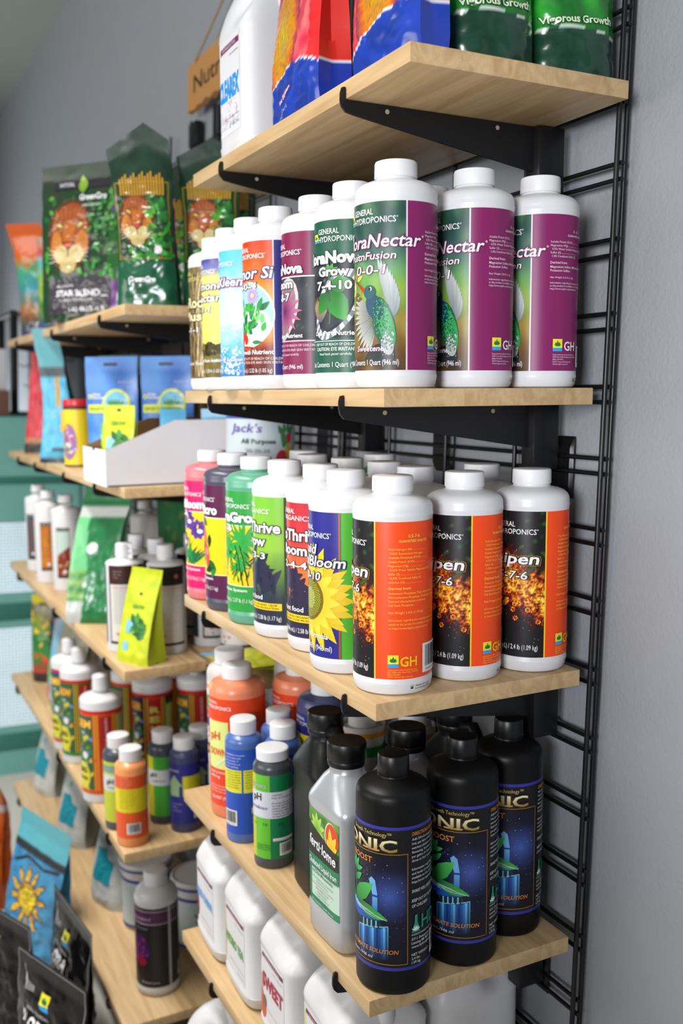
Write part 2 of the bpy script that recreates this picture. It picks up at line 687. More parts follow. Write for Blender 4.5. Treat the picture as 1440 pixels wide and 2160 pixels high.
# ------------------------------------------------------------------ label artwork
def art_nectar():
    def bg(u, v):
        t = (v - LB) / (LT - LB)
        c = ramp([(0, (70, 48, 30)), (0.12, (120, 84, 40)), (0.3, (150, 130, 62)), (0.45, (132, 168, 74)), (0.6, (96, 150, 92)), (0.74, (66, 96, 98)), (0.86, (40, 74, 68)), (1, (44, 84, 66))], t + 0.12 * nz(u, v, 0.03, 3))
        n = nz(u * 1.0, v * 0.6, 0.06, 1)
        return mixc(c, (190, 204, 150) if n > 0 else (24, 44, 36), abs(n) * 0.55)
    base = papers(bg, (124, 36, 92), (228, 214, 226))
    p = Art()
    # blossom at the left
    rnd = random.Random(3)
    for k in range(16):
        p.leaf(-72 + rnd.uniform(-7, 7), 116 + rnd.uniform(-16, 20), 14, 6, rnd.uniform(0, 360), rnd.choice([(196, 200, 104), (150, 156, 70), (224, 226, 160), (110, 96, 56)]), 1 + k % 3)
    # far wing, a fan of pale feathers
    for k in range(11):
        p.leaf(-20 + k * 0.4, 92 - k * 1.2, 62 - k * 3.6, 6.5, 104 - k * 3.2, (120, 128, 132), 2 + k % 3, (196, 202, 200))
    # near wing
    for k in range(13):
        p.leaf(-44 + k * 0.5, 92 - k * 2.0, 36 - abs(k - 6) * 0.8, 5.5, 150 + k * 8.6, (96, 100, 100), 2 + k % 3, (206, 206, 198))
    # tail
    for k in range(7):
        p.leaf(-28 + k * 1.6, 56 - abs(k - 4), 33 - abs(k - 2.5) * 0.6, 9, 218 + k * 9.0, (22, 26, 28), 5 + k % 2, (44, 52, 56))
    # body
    p.ell(-27, 74, 13, 31, (24, 92, 66), 7, rot=14)
    p.ell(-23, 70, 9, 25, (52, 150, 84), 8, rot=14)
    p.ell(-38, 93, 10.5, 16, (26, 70, 92), 8, rot=28)
    for k in range(230):
        a_, rr = rnd.uniform(0, 6.28), math.sqrt(rnd.random())
        x, y = rr * 11 * math.cos(a_), rr * 29 * math.sin(a_)
        p.ell(-27 + x * 0.97 - y * 0.24, 75 + x * 0.24 + y * 0.97, 0.8, 1.0, rnd.choice([(26, 80, 58), (56, 150, 90), (36, 116, 74), (84, 176, 112), (24, 62, 74)]), 9, n=5)
    p.ell(-22, 50, 7, 12, (170, 174, 172), 9, rot=12)
    for k in range(60):
        p.ell(-22 + rnd.uniform(-7, 7), 50 + rnd.uniform(-12, 14), 0.8, 1.2, rnd.choice([(120, 126, 124), (206, 208, 206), (70, 100, 88)]), 10, n=5)
    p.ell(-44.5, 110, 8.5, 8, (34, 84, 92), 9)
    p.ell(-43, 113.5, 1.9, 2.3, (230, 232, 230), 10, n=10)
    p.ell(-44, 113.3, 1.6, 1.9, (12, 12, 14), 11, n=10)
    p.poly([(-51, 114), (-68, 124), (-66, 121.5), (-53, 109)], (196, 52, 34), 10)
    p.poly([(-55, 113), (-71, 125), (-66, 122.4)], (70, 40, 30), 11)
    t = Art()
    gh_head(t, -9.5, 187)
    pur = (112, 30, 84)
    t.text('FloraNectar', 15, 160, 14.5, W_, 3, w=108, bold=0.012, shear=0.22, align='R', out=pur, ow=0.05)
    t.text('®', 18, 170, 2.6, W_, 4)
    t.text('FruitnFusion', -13, 146.5, 8.6, W_, 3, w=74, bold=0.008, shear=0.22, align='R', out=pur, ow=0.04)
    t.text('0-0-1', -26, 130, 10.5, W_, 3, w=42, bold=0.008, shear=0.18, align='R', out=pur, ow=0.04)
    t.text('Sweetener', -22, 43, 6.2, W_, 3, w=44, bold=0.008, shear=0.22, align='R', out=pur, ow=0.05)
    t.text('Net Contents 1 Quart (946 ml)', -9, 27, 6.4, W_, 3, w=74, align='R', out=(70, 40, 30), ow=0.03)
    wc = (232, 214, 226)
    t.text('0 - 0 - 1', 64, 189, 3.4, wc, 3, align='C', bold=0.01)
    t.text('GUARANTEED ANALYSIS', 64, 184, 2.6, wc, 3, w=36, align='C', bold=0.012)
    para(t, 23, 176, ['Soluble Potash (K2O)....................', 'Magnesium (Mg)..........................', '0.5% Water Soluble Magnesium (Mg)', 'Sulfur (S)....................................', '1.0% Combined Sulfur (S)'], 2.5, 4.3, wc)
    t.text('Derived from:', 23, 151, 2.9, wc, 3, bold=0.012)
    para(t, 23, 146, ['Magnesium Sulfate, Molasses and', 'Potassium Sulfate.'], 2.8, 4.4, wc, bold=0.005)
    t.text('Net Weight 2.25 lb (1 kg)', 23, 133.5, 2.3, wc, 3)
    para(t, 23, 127, ['Information regarding the contents and levels', 'in this product is available on the internet at:', 'http://www.aapfco.org/metals.htm'], 2.2, 3.6, wc)
    leaf_logo(t, 28, 45, 13)
    t.text('GH', 44, 46, 11, W_, 3, w=20, bold=0.012)
    para(t, 28, 40, ['Guaranteed by General Hydroponics', '3789 Vine Hill Rd Sebastopol CA 95472', '(800) 374-9376', '©2017 General Hydroponics', 'World rights reserved.'], 1.7, 2.9, wc)
    barcode(t, 70, 26, 38, 26)
    return base, p, t


def art_ripen():
    def bg(u, v):
        t = (v - LB) / (LT - LB)
        d = math.exp(-((v - 122 + (u + 45) * 0.55) / 34.0) ** 2)
        n = nz(u, v, 0.16, 5) * 0.6 + nz(u, v, 0.42, 9) * 0.7
        f = d * 0.72 + n * 0.75 * (0.35 + d)
        if v < 62:
            f *= max(0, (v - 40) / 22.0)
        if v > 178:
            f *= max(0, (196 - v) / 18.0)
        c = ramp([(0.1, (22, 20, 24)), (0.3, (64, 16, 14)), (0.48, (158, 44, 18)), (0.66, (214, 110, 24)), (0.85, (244, 200, 50)), (1.0, (252, 238, 130))], f)
        g = nz(u, v, 0.1, 21)
        if g > 0.22 and v > 120:
            c = mixc(c, (52, 104, 44), min(0.75, (g - 0.22) * 3))
        return c
    base = papers(bg, (232, 82, 34), (246, 206, 70), nu=64, nv=110)
    p = Art()
    rnd = random.Random(11)
    for k in range(26):
        u, v = rnd.uniform(-92, -8), rnd.uniform(68, 108)
        for q in range(7):
            p.ell(u + 2.6 * math.cos(q * 0.9), v + 2.6 * math.sin(q * 0.9), 1.0, 1.0, rnd.choice([(240, 170, 40), (226, 90, 26), (250, 214, 90)]), 1 + q % 2, n=6)
        p.ell(u, v, 1.7, 1.7, (170, 40, 22), 1, n=7)
    for k in range(60):
        p.ell(rnd.uniform(-98, -3), rnd.uniform(40, 190), 0.4, 0.4, (250, 220, 120), 1, n=5)
    t = Art()
    gh_head(t, -10, 181)
    t.text('Ripen', -10.5, 143, 14, W_, 4, w=62, bold=0.02, shear=0.2, align='R', out=(24, 16, 14), ow=0.07)
    t.text('Ripen', -10.5, 143, 14, (238, 180, 60), 3, w=62, bold=0.105, shear=0.2, align='R')
    t.text('0.5-7-6', -24, 123, 10.5, W_, 3, w=54, bold=0.01, shear=0.15, align='R', out=(20, 14, 12), ow=0.06)
    t.text('1 QUART (946 mL) / 2.4 lb (1.09 kg)', -9, 31, 6.6, W_, 3, w=86, align='R')
    yc = (250, 206, 96)
    t.text('0.5-7-6', 48, 192, 3.8, yc, 3, align='C', bold=0.012)
    t.text('GUARANTEED ANALYSIS', 48, 186.5, 3.0, yc, 3, w=38, align='C', bold=0.012)
    para(t, 17, 177, GUAR_N, 2.5, 4.9, yc)
    t.text('Derived from:', 17, 130, 3.4, yc, 3, bold=0.012)
    para(t, 17, 124.5, ['Ammonium Phosphate, Magnesium Sulfate,', 'Monopotassium Phosphate, Potassium Chloride,', 'Seaweed (Ascophyllum nodosum),', 'Soft Rock Phosphate.'], 2.5, 4.8, yc)
    t.text('Net Weight 2.4 lb (1.09 kg)', 17, 101, 2.8, yc, 3)
    para(t, 17, 92, ['Information regarding the contents and levels of', 'metals in this product is available on the internet', 'at: https://www.aapfco.org/metals.html'], 2.4, 4.8, yc)
    leaf_logo(t, 16, 36, 13)
    t.text('GH', 31, 37, 11.5, (250, 200, 52), 3, w=21, bold=0.02)
    para(t, 16, 32, ['Guaranteed by General Hydroponics', '2877 Giffen Ave. Santa Rosa CA 95407', '(800) 374-9376', '©2021  World rights reserved.'], 1.7, 2.8, yc)
    barcode(t, 61, 26, 40, 36)
    return base, p, t


def _space(u, v, seed):
    n = nz(u, v, 0.9, seed)
    c = mixc((26, 28, 34), (52, 56, 66), nz(u, v, 0.05, seed) + 0.3)
    return mixc(c, (190, 196, 206), (n - 0.5) * 2.2)


def art_nova_grow():
    g1, g2 = (28, 84, 66), (36, 110, 84)

    def bg(u, v):
        if v > 163 or v < 64:
            return g1
        return _space(u, v, 2)
    base = papers(bg, g1, None, front_w=118, back_w=140)
    p = Art()
    cu, cv = -48, 106
    for k in range(40):
        a0, a1 = k * 9, k * 9 + 9
        q = []
        for (a_, rr) in ((a0, 1), (a1, 1), (a1, 0.78), (a0, 0.78)):
            x, y = 28 * rr * math.cos(R(a_)), 50 * rr * math.sin(R(a_))
            q.append((cu + x * 0.82 + y * 0.57, cv - x * 0.57 + y * 0.82))
        p.poly(q, (206, 210, 216) if k % 2 else (120, 126, 136), 1)
    p.ell(cu, cv, 19.5, 36, (44, 48, 56), 2, rot=-35)
    for k in range(9):
        p.leaf(cu - 24, 84, 34, 6, 60 + k * 9, (90, 96, 104), 3, (190, 150, 110))
    p.line([(-56, 82), (-54, 120), (-57, 148)], 2.4, (60, 110, 60), 4)
    p.leaf(-54, 124, 44, 30, -62, (22, 92, 40), 5, (58, 150, 60))
    p.leaf(-56, 122, 34, 22, -128, (18, 74, 34), 5, (60, 140, 56))
    p.leaf(-55, 126, 30, 20, 20, (24, 96, 40), 6, (80, 160, 70))
    for an in (70, 100, 128, 150, 40):
        p.leaf(-56, 142, 16, 8, an, (40, 110, 48), 6, (90, 160, 80))
    t = Art()
    gh_head(t, -12, 184)
    t.text('FloraNova', -60, 158, 14, W_, 3, w=92, bold=0.05, align='C', out=(16, 40, 34), ow=0.05)
    t.text('Grow', -52, 142, 11, W_, 3, w=44, bold=0.04, align='C', out=(16, 30, 28), ow=0.05)
    t.text('7-4-10', -52, 125, 10.5, W_, 3, w=52, bold=0.03, align='C', out=(16, 30, 28), ow=0.05)
    t.text('One-Part Nutrient', -50, 68, 5.6, W_, 3, w=70, bold=0.025, align='C')
    t.text('KEEP OUT OF REACH OF CHILDREN', -50, 55, 3.4, W_, 3, w=66, align='C')
    t.text('CAUTION: EYE IRRITANT.', -50, 48.5, 4.4, W_, 3, w=62, align='C', bold=0.01)
    t.text('Read back panel carefully', -50, 43, 3.0, W_, 3, w=48, align='C')
    t.rect(-100, 60.4, 0, 61.2, W_, 3)
    t.text('Net Contents 1 Quart (946 ml)', -50, 28, 6.4, W_, 3, w=90, align='C')
    return base, p, t


def art_nova_bloom():
    g1 = (122, 30, 74)

    def bg(u, v):
        if v > 152 or v < 66:
            return g1
        return _space(u, v, 6)
    base = papers(bg, (40, 42, 50), None, front_w=118, back_w=140)
    p = Art()
    p.rect(-118, 150.5, 20, 152.2, (232, 220, 228), 1)
    p.rect(-118, 65, 20, 66.2, (232, 220, 228), 1)
    p.ell(-46, 108, 26, 44, (196, 190, 186), 1, rot=-18)
    p.ell(-46, 108, 21, 38, (126, 116, 118), 2, rot=-18)
    for k in range(14):
        p.leaf(-46, 106, 34, 7, k * 26, (90, 30, 84), 3 + k % 2, (196, 110, 150))
    t = Art()
    gh_head(t, -12, 180)
    t.text('FloraNova', -12, 156, 13, W_, 3, w=84, bold=0.04, align='R', out=(50, 10, 30), ow=0.05)
    t.text('Bloom', -28, 137, 11, W_, 3, w=50, bold=0.04, align='R', out=(20, 16, 20), ow=0.05)
    t.text('4-8-7', -34, 120, 10, W_, 3, w=40, bold=0.03, align='R', out=(20, 16, 20), ow=0.05)
    t.text('One-Part Nutrient', -12, 70, 5.4, W_, 3, w=66, bold=0.02, align='R')
    para(t, -64, 58, ['KEEP OUT OF REACH OF CHILDREN', 'CAUTION: EYE AND SKIN IRRITANT.', 'Read back panel carefully'], 3.2, 6, (230, 210, 220))
    t.text('Net 1 Quart (946 ml)', -12, 28, 6.0, W_, 3, w=64, align='R')
    return base, p, t


def art_armor():
    def bg(u, v):
        t = (v - LB) / (LT - LB)
        return ramp([(0, (84, 26, 20)), (0.2, (120, 40, 24)), (0.32, (226, 150, 60)), (0.55, (246, 186, 80)), (0.7, (236, 120, 40)), (1, (226, 66, 34))], t + 0.05 * nz(u, v, 0.05, 2))
    base = papers(bg, (36, 36, 108), (220, 214, 224))
    p = Art()
    p.ell(-44, 107, 46, 47, (240, 236, 226), 1, n=40)
    p.ell(-44, 107, 43, 44, (168, 206, 224), 2, n=40)
    p.ell(-44, 92, 40, 30, (214, 232, 226), 3, n=30)
    rnd = random.Random(8)
    for k in range(34):
        p.leaf(-44 + rnd.uniform(-22, 28), 96 + rnd.uniform(-20, 22), rnd.uniform(14, 22), rnd.uniform(6, 9), rnd.uniform(10, 170), rnd.choice([(44, 140, 64), (70, 170, 76), (30, 104, 56), (120, 200, 110)]), 4 + k % 3)
    p.leaf(-36, 68, 18, 6, 0, (40, 120, 60), 4)
    for k in range(14):
        p.leaf(-34, 134, 13, 4.6, k * 25.7, (150, 120, 190), 7, (196, 176, 220))
    p.ell(-34, 134, 3.4, 3.4, (226, 214, 120), 8, n=10)
    for (x, y) in ((-58, 78), (-50, 72), (-64, 70)):
        p.ell(x, y, 5.4, 7, (206, 48, 30), 7, n=14)
        p.leaf(x, y + 6, 6, 3, 90, (40, 130, 50), 8)
    for k in range(4):
        p.leaf(-70 + k * 4, 62 - k, 52 - k * 5, 5, -4, (188, 84, 44), 6, (150, 60, 34))
    t = Art()
    gh_head(t, -10, 186)
    t.text('Armor Si', -3, 158, 16, W_, 3, w=96, bold=0.02, shear=0.2, align='R', out=(40, 34, 96), ow=0.06)
    t.text('0-0-4', -27, 143, 9.5, W_, 3, w=46, bold=0.02, shear=0.18, align='R', out=(40, 34, 96), ow=0.06)
    t.text('Growth Nutrient', -1, 51, 6.4, W_, 3, w=70, bold=0.02, shear=0.18, align='R')
    para(t, -64, 43, ['KEEP OUT OF REACH OF CHILDREN', 'CAUTION: EYE AND SKIN IRRITANT.'], 3.6, 5.6, (240, 226, 220))
    t.text('1 QUART (946 mL) / 2.32 lb (1.05 kg)', -3, 25, 5.8, W_, 3, w=92, align='R')
    return base, p, t


def art_kleen():
    def bg(u, v):
        t = (v - LB) / (LT - LB)
        c = ramp([(0, (36, 120, 190)), (0.14, (70, 160, 212)), (0.3, (160, 206, 232)), (0.45, (206, 226, 240)), (0.72, (196, 220, 238)), (0.85, (120, 196, 232)), (1, (96, 190, 232))], t + 0.1 * nz(u, v, 0.06, 4))
        return c
    base = papers(bg, (206, 222, 236), (120, 150, 190))
    p = Art()
    rnd = random.Random(4)
    for k in range(230):
        v = LB + 3 + abs(rnd.gauss(0, 1)) * 34
        if v < LT - 4:
            rr = rnd.uniform(0.6, 2.4)
            p.ell(rnd.uniform(-100, -3), v, rr, rr, (232, 244, 252), 1 + k % 2, n=8)
    t = Art()
    gh_head(t, -14, 187)
    t.text('FloraKleen', -2, 157, 13, W_, 3, w=96, bold=0.02, shear=0.2, align='R', out=(200, 100, 60), ow=0.09)
    t.text('FloraKleen', -2, 157, 13, W_, 5, w=96, bold=0.02, shear=0.2, align='R', out=(40, 60, 140), ow=0.05)
    t.text('Salt Clearing Solution', -3, 44, 5.6, W_, 3, w=76, bold=0.015, shear=0.2, align='R', out=(60, 90, 160), ow=0.05)
    t.text('1 Quart (946 mL)', -6, 27, 5.6, W_, 3, w=62, align='R')
    return base, p, t


def art_diamond():
    def bg(u, v):
        t = (v - LB) / (LT - LB)
        c = ramp([(0, (96, 80, 30)), (0.2, (110, 96, 36)), (0.24, (226, 214, 110)), (0.6, (236, 226, 130)), (0.85, (214, 206, 130)), (0.92, (120, 120, 170)), (1, (70, 66, 140))], t)
        return mixc(c, (250, 246, 200), nz(u, v, 0.07, 3) * 0.5)
    base = papers(bg, (222, 210, 120), None, front_w=110)
    p = Art()
    rnd = random.Random(2)
    for k in range(70):
        p.ell(rnd.uniform(-106, -2), 62 + rnd.uniform(-3, 14), rnd.uniform(3, 6), rnd.uniform(2.5, 5), rnd.choice([(52, 48, 22), (70, 62, 28), (40, 38, 20)]), 1 + k % 3, n=8)
    t = Art()
    gh_head(t, -14, 187)
    t.text('Diamond', -4, 162, 12, W_, 3, w=86, bold=0.02, shear=0.2, align='R', out=(70, 50, 90), ow=0.06)
    t.text('Nectar', -8, 143, 12, W_, 3, w=70, bold=0.02, shear=0.2, align='R', out=(90, 80, 40), ow=0.06)
    t.text('0-1-1', -30, 126, 9.5, W_, 3, w=44, bold=0.02, shear=0.2, align='R', out=(110, 100, 50), ow=0.05)
    t.text('Humic Acid Root Additive', -4, 46, 5, W_, 3, w=78, bold=0.02, align='R')
    t.text('1 QUART (946 mL) / 2.28 lb (1.03 kg)', -4, 29, 5.4, W_, 3, w=88, align='R')
    return base, p, t


def art_root():
    def bg(u, v):
        c = mixc((84, 70, 44), (146, 126, 86), nz(u * 1.8, v * 0.35, 0.08, 3) + 0.5)
        return c
    base = papers(bg, (120, 104, 70), None, front_w=110)
    p = Art()
    rnd = random.Random(6)
    for k in range(46):
        x = rnd.uniform(-104, -4)
        pts = []
        for q in range(9):
            pts.append((x, 24 + q * 22))
            x += rnd.uniform(-7, 7)
        p.line(pts, rnd.uniform(0.8, 2.2), rnd.choice([(60, 48, 28), (180, 160, 116), (206, 190, 146), (100, 84, 54)]), 1 + k % 3)
    t = Art()
    gh_head(t, -14, 187, (214, 206, 120))
    t.text('BioRoot', -8, 142, 17, (232, 222, 180), 4, w=84, bold=0.03, align='R', out=(60, 48, 26), ow=0.06)
    t.text('Plus', -22, 120, 15, (232, 222, 180), 4, w=50, bold=0.03, align='R', out=(60, 48, 26), ow=0.06)
    t.text('1-1-1', -30, 100, 9, W_, 4, w=40, bold=0.02, align='R', out=(60, 48, 26), ow=0.05)
    t.text('plant food', -14, 44, 6, W_, 4, w=50, align='R')
    return base, p, t


def art_flora(kind):
    def f():
        top, name_, npk = {'gro': ((52, 150, 66), 'FloraGro', '2-1-6'), 'micro': ((84, 24, 66), 'FloraMicro', '5-0-1'), 'bloom': ((226, 32, 104), 'FloraBloom', '0-5-4')}[kind]
        yel = (242, 208, 40)

        def bg(u, v):
            return top if (v > 157 or v < 62) else yel
        base = Art()
        base.rect(-118, LB, 140, 62, top, 0)
        base.rect(-118, 62, 140, 157, yel, 0)
        base.rect(-118, 157, 140, LT, top, 0)
        base.rect(-118, 61.2, 140, 62.4, W_, 1)
        base.rect(-118, 156.4, 140, 157.6, W_, 1)
        p = Art()
        rnd = random.Random(9)
        if kind == 'gro':
            for (x, y, s_) in ((-24, 132, 1.2), (-60, 120, 1.0), (-82, 138, 0.8), (-30, 96, 0.7)):
                for k in range(17):
                    p.leaf(x, y, 34 * s_ * rnd.uniform(0.7, 1), 5 * s_, k * 21 + rnd.uniform(-8, 8), (52, 160, 70), 2 + k % 3)
            for k in range(60):
                x, y = rnd.uniform(-90, -6), rnd.uniform(66, 112)
                p.leaf(x, y, rnd.uniform(8, 18), 2.2, rnd.uniform(40, 140), rnd.choice([(30, 40, 20), (52, 160, 70), (40, 120, 50)]), 5 + k % 2)
            for k in range(2):
                x = -16 - k * 9
                p.line([(x, 63), (x - 4, 84), (x - 8, 108), (x - 14, 126)], 1.6, (26, 26, 18), 7)
        elif kind == 'micro':
            for (x, y, an) in ((-58, 150, -62), (-40, 118, -80), (-84, 128, -70)):
                p.leaf(x, y, 50, 17, an, (20, 14, 16), 2)
                p.leaf(x + 1, y - 1, 47, 14, an, (206, 30, 36), 3, (240, 90, 80))
                p.line([(x + 4, y - 12), (x + 9, y - 24)], 1.8, W_, 4)
            for k in range(26):
                p.leaf(rnd.uniform(-92, -14), rnd.uniform(70, 150), 24, 11, rnd.uniform(0, 360), rnd.choice([(40, 130, 60), (30, 96, 50), (24, 60, 34)]), 1 + (k % 2) * 3)
        else:
            for (x, y) in ((-46, 142), (-76, 128), (-22, 126), (-64, 104)):
                for k in range(9):
                    p.leaf(x, y, 19, 13, k * 40 + 12, (66, 34, 116), 2 + k % 2, (104, 70, 160))
                p.ell(x + 5, y - 3, 6, 4, W_, 4, n=10)
                p.leaf(x, y, 10, 4, 80, (246, 206, 60), 5)
            for k in range(22):
                p.leaf(-56 + rnd.uniform(-16, 26), 64, rnd.uniform(26, 56), 5, rnd.uniform(35, 145), rnd.choice([(36, 140, 74), (26, 100, 60)]), 3 + k % 2)
        t = Art()
        a_ = -8
        gh_head(t, a_ - 2, 184)
        t.text(name_, a_, 163, 14.5, W_, 3, w=92, bold=0.05, align='R', out=tuple(int(c * 0.55) for c in top), ow=0.04)
        t.text(npk, a_ - 38, 148, 9, W_, 3, w=42, bold=0.04, align='R', out=tuple(int(c * 0.5) for c in top), ow=0.05)
        t.text('Nutrient System', a_ - 10, 53, 4.6, W_, 3, w=62, bold=0.02, align='R')
        t.text('1 QUART (946 mL) / 2.37 lb (1.1 kg)', a_, 36, 6.2, W_, 3, w=92, align='R')
        return base, p, t
    return f


def art_thrive(kind):
    def f():
        if kind == 'grow':
            stops = [(0, (40, 40, 64)), (0.22, (48, 54, 66)), (0.36, (92, 128, 60)), (0.6, (150, 196, 74)), (1, (126, 190, 66))]
        else:
            stops = [(0, (44, 40, 66)), (0.24, (50, 42, 66)), (0.36, (232, 140, 66)), (0.56, (222, 110, 70)), (0.75, (196, 60, 64)), (1, (186, 48, 60))]

        def bg(u, v):
            return ramp(stops, (v - LB) / (LT - LB) + 0.04 * nz(u, v, 0.05, 7))
        base = papers(bg, (60, 66, 60), None, front_w=112, back_w=140)
        p = Art()
        rnd = random.Random(12)
        for k in range(26):
            x, y = rnd.uniform(-96, -6), rnd.uniform(62, 104)
            if kind == 'grow':
                p.leaf(x, y, rnd.uniform(28, 50), rnd.uniform(12, 18), rnd.uniform(20, 150), (40, 42, 66), 1 + k % 3)
            else:
                for q in range(6):
                    p.leaf(x, y + 10, 15, 8, q * 60 + k * 17, (48, 40, 66), 1 + q % 2)
                p.line([(x, y + 10), (x + rnd.uniform(-6, 6), 58)], 2.6, (48, 40, 66), 1)
        t = Art()
        if kind == 'bloom':
            t.rect(-84, 187, -73, 199, (90, 30, 30), 2)
        gh_head(t, -20, 186, W_, 'ORGANICS', out=None)
        w1, w2, npk = ('BioThrive', 'Grow', '4-3-3') if kind == 'grow' else ('BioThrive', 'Bloom', '2-4-4')
        oc = (40, 46, 40) if kind == 'grow' else (70, 30, 34)
        t.text(w1, -6, 158, 15.5, W_, 3, w=94, bold=0.03, align='R', out=oc, ow=0.06)
        t.text(w2, -30, 138, 14, W_, 3, w=58, bold=0.03, align='R', out=oc, ow=0.06)
        t.text(npk, -30, 119, 9.5, W_, 3, w=50, bold=0.02, align='R', out=oc, ow=0.06)
        t.text('plant food', -36, 58, 7, W_, 3, w=48, bold=0.015, align='R')
        t.rect(-96, 43, -4, 53.5, (246, 214, 40), 2)
        t.text('OK FOR USE IN ORGANIC CROP', -50, 49, 2.9, (30, 30, 30), 3, w=78, align='C', bold=0.02)
        t.text('AND ORGANIC FOOD PRODUCTION', -50, 44.6, 2.9, (30, 30, 30), 3, w=82, align='C', bold=0.02)
        t.text('1 QUART (946 mL) / 2.58 lb (1.17 kg)', -5, 28, 6.6, W_, 3, w=96, align='R')
        return base, p, t
    return f


def art_kool():
    def bg(u, v):
        return mixc((42, 42, 128), (30, 30, 100), nz(u, v, 0.03, 2))
    base = papers(bg, (84, 168, 56), (196, 60, 40), back_w=150)
    base.rect(0.9, LB, 2.6, LT, (30, 110, 50), 1)
    p = Art()
    cu, cv = -52, 97
    for ring, (n, ln, c0, c1) in enumerate(((22, 74, (190, 150, 24), (236, 206, 50)), (20, 66, (226, 120, 30), (240, 214, 60)), (18, 54, (206, 166, 30), (246, 224, 90)))):
        for k in range(n):
            an = k * 360.0 / n + ring * 8
            p.leaf(cu + 14 * math.cos(R(an)), cv + 14 * math.sin(R(an)), ln - 14, 17, an, c0, 1 + ring * 2 + k % 2, c1)
    p.ell(cu, cv, 30, 30, (120, 96, 26), 8, n=36)
    p.ell(cu, cv, 26, 26, (150, 150, 60), 9, n=36)
    for k in range(260):
        rr, an = 26 * math.sqrt((k + 0.5) / 260), k * 137.508
        p.ell(cu + rr * math.cos(R(an)), cv + rr * math.sin(R(an)), 0.9, 0.9, (214, 216, 150) if rr < 15 else (84, 72, 20), 10, n=5)
    t = Art()
    gh_head(t, -10, 177)
    t.text('Liquid', -36, 156, 12.5, W_, 3, w=52, bold=0.02, shear=0.2, align='R', out=(20, 20, 70), ow=0.05)
    t.text('KoolBloom', 7, 140, 13.5, W_, 12, w=100, bold=0.02, shear=0.2, align='R', out=(20, 20, 70), ow=0.06)
    t.text('0-10-10', -27, 122, 10.5, W_, 12, w=56, bold=0.02, shear=0.16, align='R', out=(20, 20, 70), ow=0.06)
    t.text('Ripening Formula', -16, 46, 6.6, W_, 3, w=78, bold=0.015, shear=0.2, align='R')
    t.text('1 QUART (946 ml)', -10, 30, 7, W_, 3, w=62, align='R')
    return base, p, t


# ---- black quart
RI = 46.4
IB = [(0, 0), (41, 0), (44.6, 1.2), (46.2, 4.5), (46.4, 9), (46.4, 240), (46.0, 246), (44.4, 250.5), (41, 254), (33, 258.5), (24, 262), (19.5, 263.5), (18.4, 266), (18.4, 270)]
IC = [(17.5, 265), (19.2, 265.2), (19.6, 266.5), (19.4, 288.5), (18.4, 290.2), (16, 290.6), (0, 290.6)]


